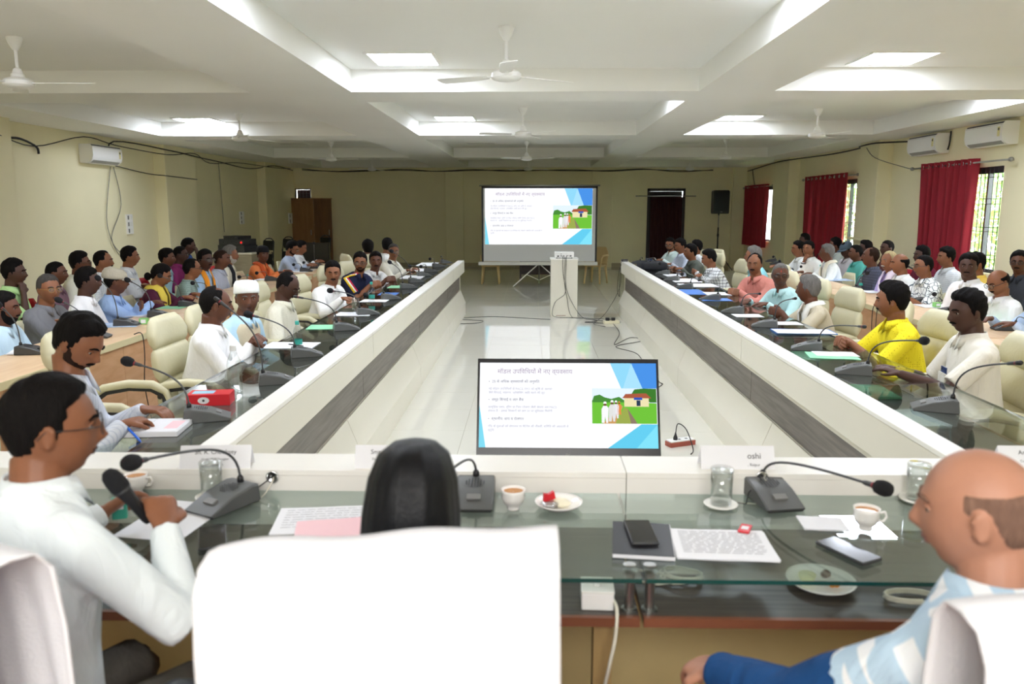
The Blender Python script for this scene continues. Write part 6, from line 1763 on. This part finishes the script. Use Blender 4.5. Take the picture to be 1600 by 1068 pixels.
a, b_, c_, d_ = P(744, 712, y=4.0), P(1033, 712, y=4.0), P(749, 560, y=4.2), P(1024, 560, y=4.2)
cx = (a.x + b_.x) / 2; W = (b_.x - a.x); bot = Vector((cx, 4.0, a.z)); top = Vector((cx, 4.2, c_.z)); Ht = (top - bot).length; tl = math.atan2(.2, c_.z - a.z)
e = empty('television', (bot + top) / 2, 0, 'black flat television tilted back on the floor between the tables, showing the slide', 'television')
e.rotation_euler = (-tl, 0, 0)
MB().bbox(-W / 2, W / 2, .004, .05, -Ht / 2, Ht / 2, .006).build('tv_case', M_black, e)
bz = MB(); iw, it, ib = W / 2 - .012, Ht / 2 - .022, -Ht / 2 + .045
bz.box(-W / 2, W / 2, -.004, .004, it, Ht / 2); bz.box(-W / 2, W / 2, -.004, .004, -Ht / 2, ib); bz.box(-W / 2, -iw, -.004, .004, ib, it); bz.box(iw, W / 2, -.004, .004, ib, it)
bz.build('bezel', mat('bezel_black', '14161c', .25), e)
MB().box(-.012, .012, -.0048, -.004, -Ht / 2 + .006, -Ht / 2 + .014).build('badge', M_mgrey, e)
MB().ell((0, -.0045, -Ht / 2 + .024), (.004, .001, .004), 10, 6).build('power_light', M_mgrey, e)
sc_ = empty('screen', (0, 0, (it + ib) / 2)); sc_.parent = e
slide(sc_, 2 * iw, it - ib, .46)
e2 = empty('television_stand', (cx, 4.2, 0), 0, 'low metal stand carrying the tilted television', 'stand')
for sx in (-.3, .3):
    MB().tube([(sx, -.27, .012), (sx, .35, .012)], .015, 8).build('foot', M_black, e2, True)
    MB().tube([(sx, .03, .012), (sx, -.02, .55)], .015, 8).build('upright', M_black, e2, True)
MB().box(-.32, .32, -.20, -.10, a.z - .03, a.z - .008).tube([(-.3, .0, a.z - .02), (.3, .0, a.z - .02)], .012, 8).build('cross_rail', M_black, e2)
MB().box(-.02, .02, -.15, 0, a.z - .03, a.z - .012).build('bracket', M_black, e2)

# projector screen
y = 18.0; tl_, br_ = P(755, 291, y=y), P(933, 413, y=y)
x0s, x1s, zt_, zb_ = -1.09, 1.50, 2.22, .52; xc = .17
e = empty('projector_screen', (xc, y, 0), 0, 'large white projector screen on a tripod, showing the slide', 'projector screen')
h = .012; W2 = (x1s - x0s) / 2
MB().box(-W2 + .03, W2 - .03, -.002, .002, zb_ + .03, zt_ - .03).build('screen_fabric', mat('screen_white', 'e6e8ea', .8), e)
bd = MB(); bd.box(-W2, -W2 + .04, -.004, .003, zb_, zt_); bd.box(W2 - .04, W2, -.004, .003, zb_, zt_); bd.box(-W2, W2, -.004, .003, zt_ - .045, zt_)
bd.build('black_border', M_black, e)
MB().tube([(-W2 - .05, 0, zt_ + .01), (W2 + .05, 0, zt_ + .01)], .018, 10).build('top_bar', M_steel, e, True)
MB().bbox(-W2 - .08, W2 + .02, -.045, .045, zb_ - .055, zb_ + .02, .02).build('screen_case', M_white, e)
MB().tube([(0, .05, .1), (0, .05, zt_ + .02)], .014, 8).build('pole', M_steel, e, True)
for ax, ay in ((-.58, -.3), (.58, -.3), (0, .45)):
    MB().tube([(0, .05, .50), (ax, ay, .012)], .013, 8).build('tripod_leg', M_white, e, True)
    MB().tube([(0, .05, .12), (ax * .5, .05 + (ay - .05) * .5, .27)], .008, 6).build('leg_brace', M_white, e, True)
s1, s2 = P(760, 293, y=y), P(927, 383, y=y)
sc_ = empty('projected_image', (-.02, -.006, (zt_ - .05 + .93) / 2)); sc_.parent = e
slide(sc_, 2.40, 1.24, .46, True)
# beige plastic chairs behind the screen
place(YP, (-.95, 18.5, 0), R(180), 'beige plastic chair behind the left of the projector screen')
place(YP, (1.5, 18.6, 0), R(150), 'beige plastic chair behind the right of the projector screen')
e = empty('low_table', (.15, 19.6, 0), 0, 'low dark table behind the projector screen', 'table')
MB().bbox(-.45, .45, -.25, .25, .48, .52, .01).build('table_top', wood('dark_table', '3b2d28', '4a3830', .4), e)
for sx in (-.42, .42):
    for sy in (-.22, .22): MB().box(sx - .02, sx + .02, sy - .02, sy + .02, 0, .48).build('leg', MATS['dark_table'], e)
MB().box(-.43, .43, .2, .22, .1, .48).build('back_panel', MATS['dark_table'], e)

# projector on its white pedestal
p0 = P(881, 495, z=0)
e = empty('pedestal', (p0.x, p0.y + .2, 0), 0, 'tall cream laminate pedestal under the projector', 'pedestal')
MB().bbox(-.215, .215, -.2, .2, 0, .92, .004).build('pedestal_body', M_lam, e); MB().bbox(-.225, .225, -.21, .21, .921, .94, .004).build('pedestal_top', M_lamtop, e)
MB().box(-.13, .03, -.2015, -.2, .02, .028).build('scuff_mark', M_brown, e)
e = empty('projector', (p0.x - .0, p0.y + .17, .942), 0, 'white data projector standing on the pedestal', 'projector')
MB().bbox(-.155, .155, -.11, .11, .012, .10, .02).build('projector_body', M_wplas, e)
for sx in (-.12, .12): MB().lathe([(.012, 0), (.012, .013)], 10, Matrix.Translation((sx, -.07, 0))).build('foot', M_black, e)
for i, (x, z, w_, h_) in enumerate([(-.10, .035, .03, .022), (-.05, .04, .025, .014), (-.01, .04, .025, .014), (.04, .045, .012, .01), (.06, .045, .012, .01), (.10, .04, .03, .02), (-.05, .07, .02, .01)]):
    MB().box(x - w_ / 2, x + w_ / 2, -.112, -.11, z - h_ / 2, z + h_ / 2).build('port', M_dgrey if i else M_black, e)
MB().lathe([(.03, 0), (.032, .02), (.026, .025)], 16, Matrix.Translation((.07, .11, .06)) @ Matrix.Rotation(R(-90), 4, 'X')).build('lens', M_blackg, e, True)
px, py = p0.x, p0.y
cable([(px - .02, py + .055, .97), (px - .03, py - .03, .95), (px - .02, py - .02, .7), (px + .02, py - .02, .4), (px - .14, py - .03, .25), (px - .19, py - .04, .06), (px - .1, py - .06, .006), (px + .3, py - .15, .006), (px + .8, py - .3, .006)], 'black cable looping down the pedestal to the floor, left one')
cable([(px + .01, py + .055, .97), (px + .01, py - .03, .93), (px, py - .02, .6), (px + .05, py - .02, .3), (px + .13, py - .05, .006), (px + .4, py - .3, .006), (px + .7, py - .55, .006), (px + .85, py - .6, .006)], 'black cable running straight down the pedestal, middle one')
cable([(px + .04, py + .055, .97), (px + .03, py - .03, .94), (px + .03, py - .022, .5), (px + .15, py - .022, .2), (px + .3, py - .08, .006), (px + .5, py - .5, .006), (px + .3, py - .62, .006), (px + .7, py - .75, .006)], 'black cable slanting off the pedestal to the right')
cable([(-1.08, 12.6, .006), (-.6, 12.75, .006), (0, 12.55, .006), (.3, 12.45, .006)], 'black cable lying across the aisle left of the pedestal')
cable([(-1.08, 11.95, .006), (-.85, 12.0, .006), (-.75, 12.25, .006), (-.95, 12.35, .006), (-1.08, 12.4, .006)], 'short black cable loop at the foot of the left table')
cable([(1.50, 12.86, ZT + .01), (1.45, 12.98, .85), (1.40, 12.6, .5), (1.15, 12.3, .12), (.95, 12.0, .006), (1.1, 11.7, .006)], 'thin cable drooping from the right ledge to the floor')
cable([(1.48, 12.95, ZT + .01), (1.43, 13.05, .7), (1.42, 13.12, .4), (1.46, 13.11, .3), (1.45, 13.1, .5), (1.47, 13.12, .86)], 'black cable bundle hanging at the end of the right table')
pts = [P(u, v, z=.006) for u, v in ((958, 505), (968, 520), (960, 538), (985, 527), (1004, 532), (962, 541), (995, 552), (1010, 575), (1030, 596), (1035, 600), (1020, 610))]
cable([(q.x, q.y, .006) for q in pts], 'black cable zigzagging along the foot of the right table')
p = P(955, 505, z=0); e = empty('extension_board', (p.x, p.y, 0), R(10), 'cream extension board with black plugs at the foot of the right table', 'extension board')
MB().bbox(-.12, .12, -.05, .05, 0, .045, .008).build('board_body', mat('cream_plas', 'e6dfc0', .4), e)
for sx in (-.06, .03): MB().bbox(sx - .025, sx + .025, -.03, .03, .046, .09, .008).build('plug', M_black, e)
p = P(1058, 704, z=0); e = empty('extension_board', (p.x + .05, p.y + .15, 0), R(24), 'brown and white extension board with a black plug beside the television', 'extension board')
MB().bbox(-.11, .11, -.04, .04, 0, .035, .004).build('board_body', mat('red_brown_plas', '9c4a3a', .4), e); MB().bbox(-.105, .105, -.036, .036, .0355, .045, .004).build('face_plate', M_wplas, e)
for sx in (-.02, .04): MB().box(sx, sx + .02, -.01, .012, .045, .046).build('socket', M_dgrey, e)
MB().lathe([(.016, .045), (.017, .06), (.008, .085), (.005, .1)], 12, Matrix.Translation((-.045, 0, 0))).build('plug', M_black, e, True)
cable([(p.x + .01, p.y + .13, .1), (p.x + .03, p.y + .16, .16), (p.x + .09, p.y + .14, .12), (p.x + .12, p.y + .02, .008), (p.x + .08, p.y - .1, .008)], 'black cable arching out of the brown extension board')

# loudspeaker on stand, right rear
ps_ = P(1120, 415, z=0); xs_, ys_ = 5.2, 22.5
e = empty('speaker_stand', (xs_, ys_, 0), 0, 'black tripod stand under the loudspeaker', 'speaker stand')
MB().tube([(0, 0, .12), (0, 0, 1.2)], .02, 10).build('pole', M_black, e, True); MB().tube([(0, 0, 1.2), (0, 0, 1.56)], .014, 10).build('inner_pole', M_steel, e, True)
MB().lathe([(.03, .95), (.03, 1.02)], 12).build('collar', M_black, e); MB().lathe([(.028, .55), (.028, .62)], 12).build('collar', M_black, e)
for k in range(3):
    a_ = R(90 + 120 * k); lg = MB().tube([(0, 0, .58), (.45 * math.cos(a_), .45 * math.sin(a_), .015)], .012, 8).build('leg', M_black, e, True)
    MB().tube([(0, 0, .14), (.24 * math.cos(a_), .24 * math.sin(a_), .31)], .009, 6).build('brace', M_black, e, True)
e = empty('loudspeaker', (xs_, ys_, 1.56), R(8), 'black loudspeaker on the tripod stand beside the far window', 'loudspeaker')
MB().loft([[Vector((x, y_, z)) for x, y_ in ((-.23 + c, -.17), (.23 - c, -.17), (.17 - c, .17), (-.17 + c, .17))] for z, c in ((.02, .02), (.05, 0), (.62, 0), (.66, .03))]).build('cabinet', M_black, e)
MB().box(-.2, .2, -.182, -.171, .1, .62).build('grille', mat('speaker_mesh', '26282c', .6, .4), e)
MB().lathe([(.022, -.02), (.025, .02)], 12).build('pole_socket', M_dgrey, e); MB().box(-.03, .03, -.184, -.182, .06, .08).build('badge', M_mgrey, e)
e = empty('pedestal_desk', (3.3, 14.6, 0), 0, 'small wooden side table at the far right behind the tables', 'table') if 0 else None

# amplifiers on a cabinet at the left wall
e = empty('equipment_table', (-5.9, 15.9, 0), 0, 'small grey table carrying the amplifiers by the left wall', 'table')
MB().bbox(-.4, .4, -.35, .35, .84, .87, .01).build('table_top', M_lam, e); MB().box(-.38, .38, -.33, .33, 0, .84).build('cabinet_body', wood('cab', '8a8068', '9a9078', .5), e)
for k, (z, w_, h_, lb) in enumerate([(.871, .33, .14, 'black amplifier at the bottom of the left wall stack'), (1.012, .30, .12, 'second black amplifier in the left wall stack, with red light'), (1.133, .18, .06, 'small black receiver on top of the amplifiers')]):
    a_ = empty('amplifier', (-5.9, 15.9, z), R(-20), lb, 'amplifier', 'amplifier stack')
    MB().bbox(-w_, w_, -.2, .2, 0, h_, .01).build('case', M_black, a_); MB().box(-w_ + .01, w_ - .01, -.206, -.2, .01, h_ - .01).build('front_plate', M_dgrey, a_)
    for i in range(4): MB().lathe([(.012, 0), (.010, .012)], 10, Matrix.Translation((-w_ * .6 + i * w_ * .35, -.206, h_ / 2)) @ Matrix.Rotation(R(90), 4, 'X')).build('knob', M_black, a_)
    if k == 1: MB().box(w_ - .06, w_ - .02, -.2085, -.206, .04, .075).build('red_light', emis('red_led', 'ff2020', .6), a_)
# folded black chairs by the left wall
def folded(x, y, rz, lb):
    e = empty('folding_chair', (x, y, 0), R(rz), lb, 'chair', 'folded chairs by the left wall')
    for sx in (-.2, .2):
        MB().tube([(sx, -.05, .0), (sx, .02, .5), (sx * .95, .08, .98), (sx * .5, .09, 1.04), (0, .09, 1.05)], .013, 8).build('frame', M_dgrey, e, True)
        MB().tube([(sx * .9, .12, .0), (sx * .9, .02, .75)], .012, 8).build('leg', M_dgrey, e, True)
    MB().bbox(-.17, .17, .055, .085, .78, 1.0, .01).build('backrest', M_black, e); MB().bbox(-.17, .17, .0, .035, .3, .7, .01).build('seat', M_black, e)
for i, (x, y) in enumerate([(-6.1, 18.2), (-5.95, 19.2), (-5.3, 20.2)]): folded(x, y, -35, 'folded black and steel chair by the left wall, %s from the camera' % ['first', 'second', 'third'][i])
e = empty('monitor', (-4.6, 16.8, 0), R(0), 'black display box standing behind the last left desk', 'monitor')
MB().bbox(-.32, .32, -.06, .06, .55, 1.02, .01).build('display_case', M_blackg, e); MB().box(-.04, .04, -.02, .02, .0, .55).build('stand_pole', M_black, e); MB().bbox(-.2, .2, -.15, .15, 0, .015, .01).build('stand_base', M_black, e)
# extra empty chairs in view
place(EX, (-1.98, 2.55, 0), R(-60), 'empty cream leather chair at the near left corner of the table') if 0 else None
place(EX, (2.55, 6.1, 0), R(75), 'empty cream leather chair between the man in yellow and the grey haired man')
place(EX, (2.58, 3.25, 0), R(80), 'empty cream leather chair at the right edge of the photo')
place(EX, (2.55, 7.9, 0), R(80), 'empty cream leather chair behind the aqua shirted man') if 0 else None
place(EX, (-2.42, 4.45, 0), R(-80), 'empty cream leather chair between the writing man and the white kurta')
place(EX, (-2.3, 7.45, 0), R(-85), 'empty cream leather chair between the cream shirt and the stout man')
place(RP, (-4.75, 10.45, 0), R(-85), 'empty red plastic chair behind the woman in maroon, left wall row') if 0 else None
place(RP, (4.75, 14.5, 0), R(95), 'empty red plastic chair behind the far right desk')
place(RP, (-4.75, 12.4, 0), R(-85), 'empty red plastic chair behind the man in orange')
# forehead mark of the aqua shirted man is painted powder
# wall cables
cable([(XL + .04, 8.0, 2.62), (XL + .04, 9.5, 2.74), (XL + .26, 10.0, 2.7), (XL + .04, 11.3, 2.60), (XL + .04, 12.6, 2.84), (XL + .04, 13.6, 2.78), (XL + .26, 15.0, 2.72), (XL + .26, 16.2, 2.82), (XL + .04, 17.5, 2.70), (XL + .04, 19.2, 2.8), (XL + .26, 21.0, 2.78), (XL + .04, 23.4, 2.86)], 'long sagging black cable along the top of the left wall', r=.008, group='wall cables')
cable([(XL + .04, 13.4, 2.5), (XL + .04, 13.5, 2.84), (XL + .26, 15.2, 2.8), (XL + .26, 16.3, 2.76), (XL + .04, 18.0, 2.76), (XL + .04, 20.0, 2.70), (XL + .26, 21.2, 2.83), (XL + .04, 23.6, 2.82)], 'second black cable bundle along the top of the left wall', r=.012, group='wall cables')
cable([(XL + .04, 13.5, 2.44), (XL + .04, 14.6, 2.36), (XL + .25, 15.0, 2.33), (XL + .25, 16.28, 2.31)], 'black cable running from the left air conditioner to the column', r=.008, group='wall cables')
cable([(XL + .03, 13.35, 2.42), (XL + .03, 13.1, 1.6), (XL + .03, 13.2, 1.2), (XL + .03, 13.4, .95)], 'thin grey cable hanging below the left air conditioner, left one', mat('grey_cable', '6a6a66', .5), .006, group='wall cables')
cable([(XL + .03, 13.45, 2.42), (XL + .03, 13.6, 1.8), (XL + .03, 13.2, 1.25), (XL + .03, 13.5, .95)], 'thin grey cable hanging below the left air conditioner, right one', MATS['grey_cable'], .006, group='wall cables')
cable([(XL + .04, 18.0, 2.75), (XL + .04, 18.05, 2.0), (XL + .04, 18.1, 1.2)], 'thin cable hanging straight down the left wall to the amplifiers', MATS['grey_cable'], .007, group='wall cables')
cable([(XL + .04, 10.7, 2.66), (XL + .04, 11.0, 2.68), (XL + .04, 11.35, 2.6), (XL + .04, 11.4, 2.5)], 'thick black pipe end curling on the left wall', r=.016, group='wall cables')
pts = [(XL + .3 + k * 1.0, YB - .13, 2.84 - .05 * math.sin(k * 1.9) ** 2) for k in range(13)]
cable(pts, 'black cable sagging along the top of the back wall', r=.012, group='wall cables')
cable([(x, y - .02, z + .03 - .06 * math.sin(i) ** 2) for i, (x, y, z) in enumerate(pts)], 'second black cable along the top of the back wall', r=.009, group='wall cables')
cable([(XR - .04, 23.5, 2.78), (XR - .04, 21.5, 2.86), (XR - .29, 20.2, 2.83), (XR - .29, 19.2, 2.84), (XR - .04, 17.0, 2.84), (XR - .04, 15.5, 2.86), (XR - .29, 15.0, 2.84), (XR - .29, 14.3, 2.85), (XR - .04, 13.6, 2.82), (XR - .05, 13.4, 2.8)], 'black cable bundle along the top of the right wall', r=.013, group='wall cables')
cable([(XR - .28, 14.7, 2.8), (XR - .28, 14.3, 2.6), (XR - .06, 13.6, 2.4), (XR - .08, 13.25, 2.36)], 'thin cable sagging from the right column to the curtain rod', MATS['grey_cable'], .006, group='wall cables')
cable([(XR - .04, 12.33, 2.60), (XR - .03, 12.31, 2.7), (XR - .03, 12.3, 2.87)], 'black hose beside the right air conditioners', r=.014, group='wall cables')
cable([(XR - .04, 23.0, 2.8), (XR - .04, 22.9, 2.6), (XR - .04, 22.7, 2.35)], 'black cable dropping to the far right curtain', r=.009, group='wall cables')
for i, (u, v) in enumerate([(165, 300), (172, 318), (120, 318), (140, 305)]): pass

bake_all()
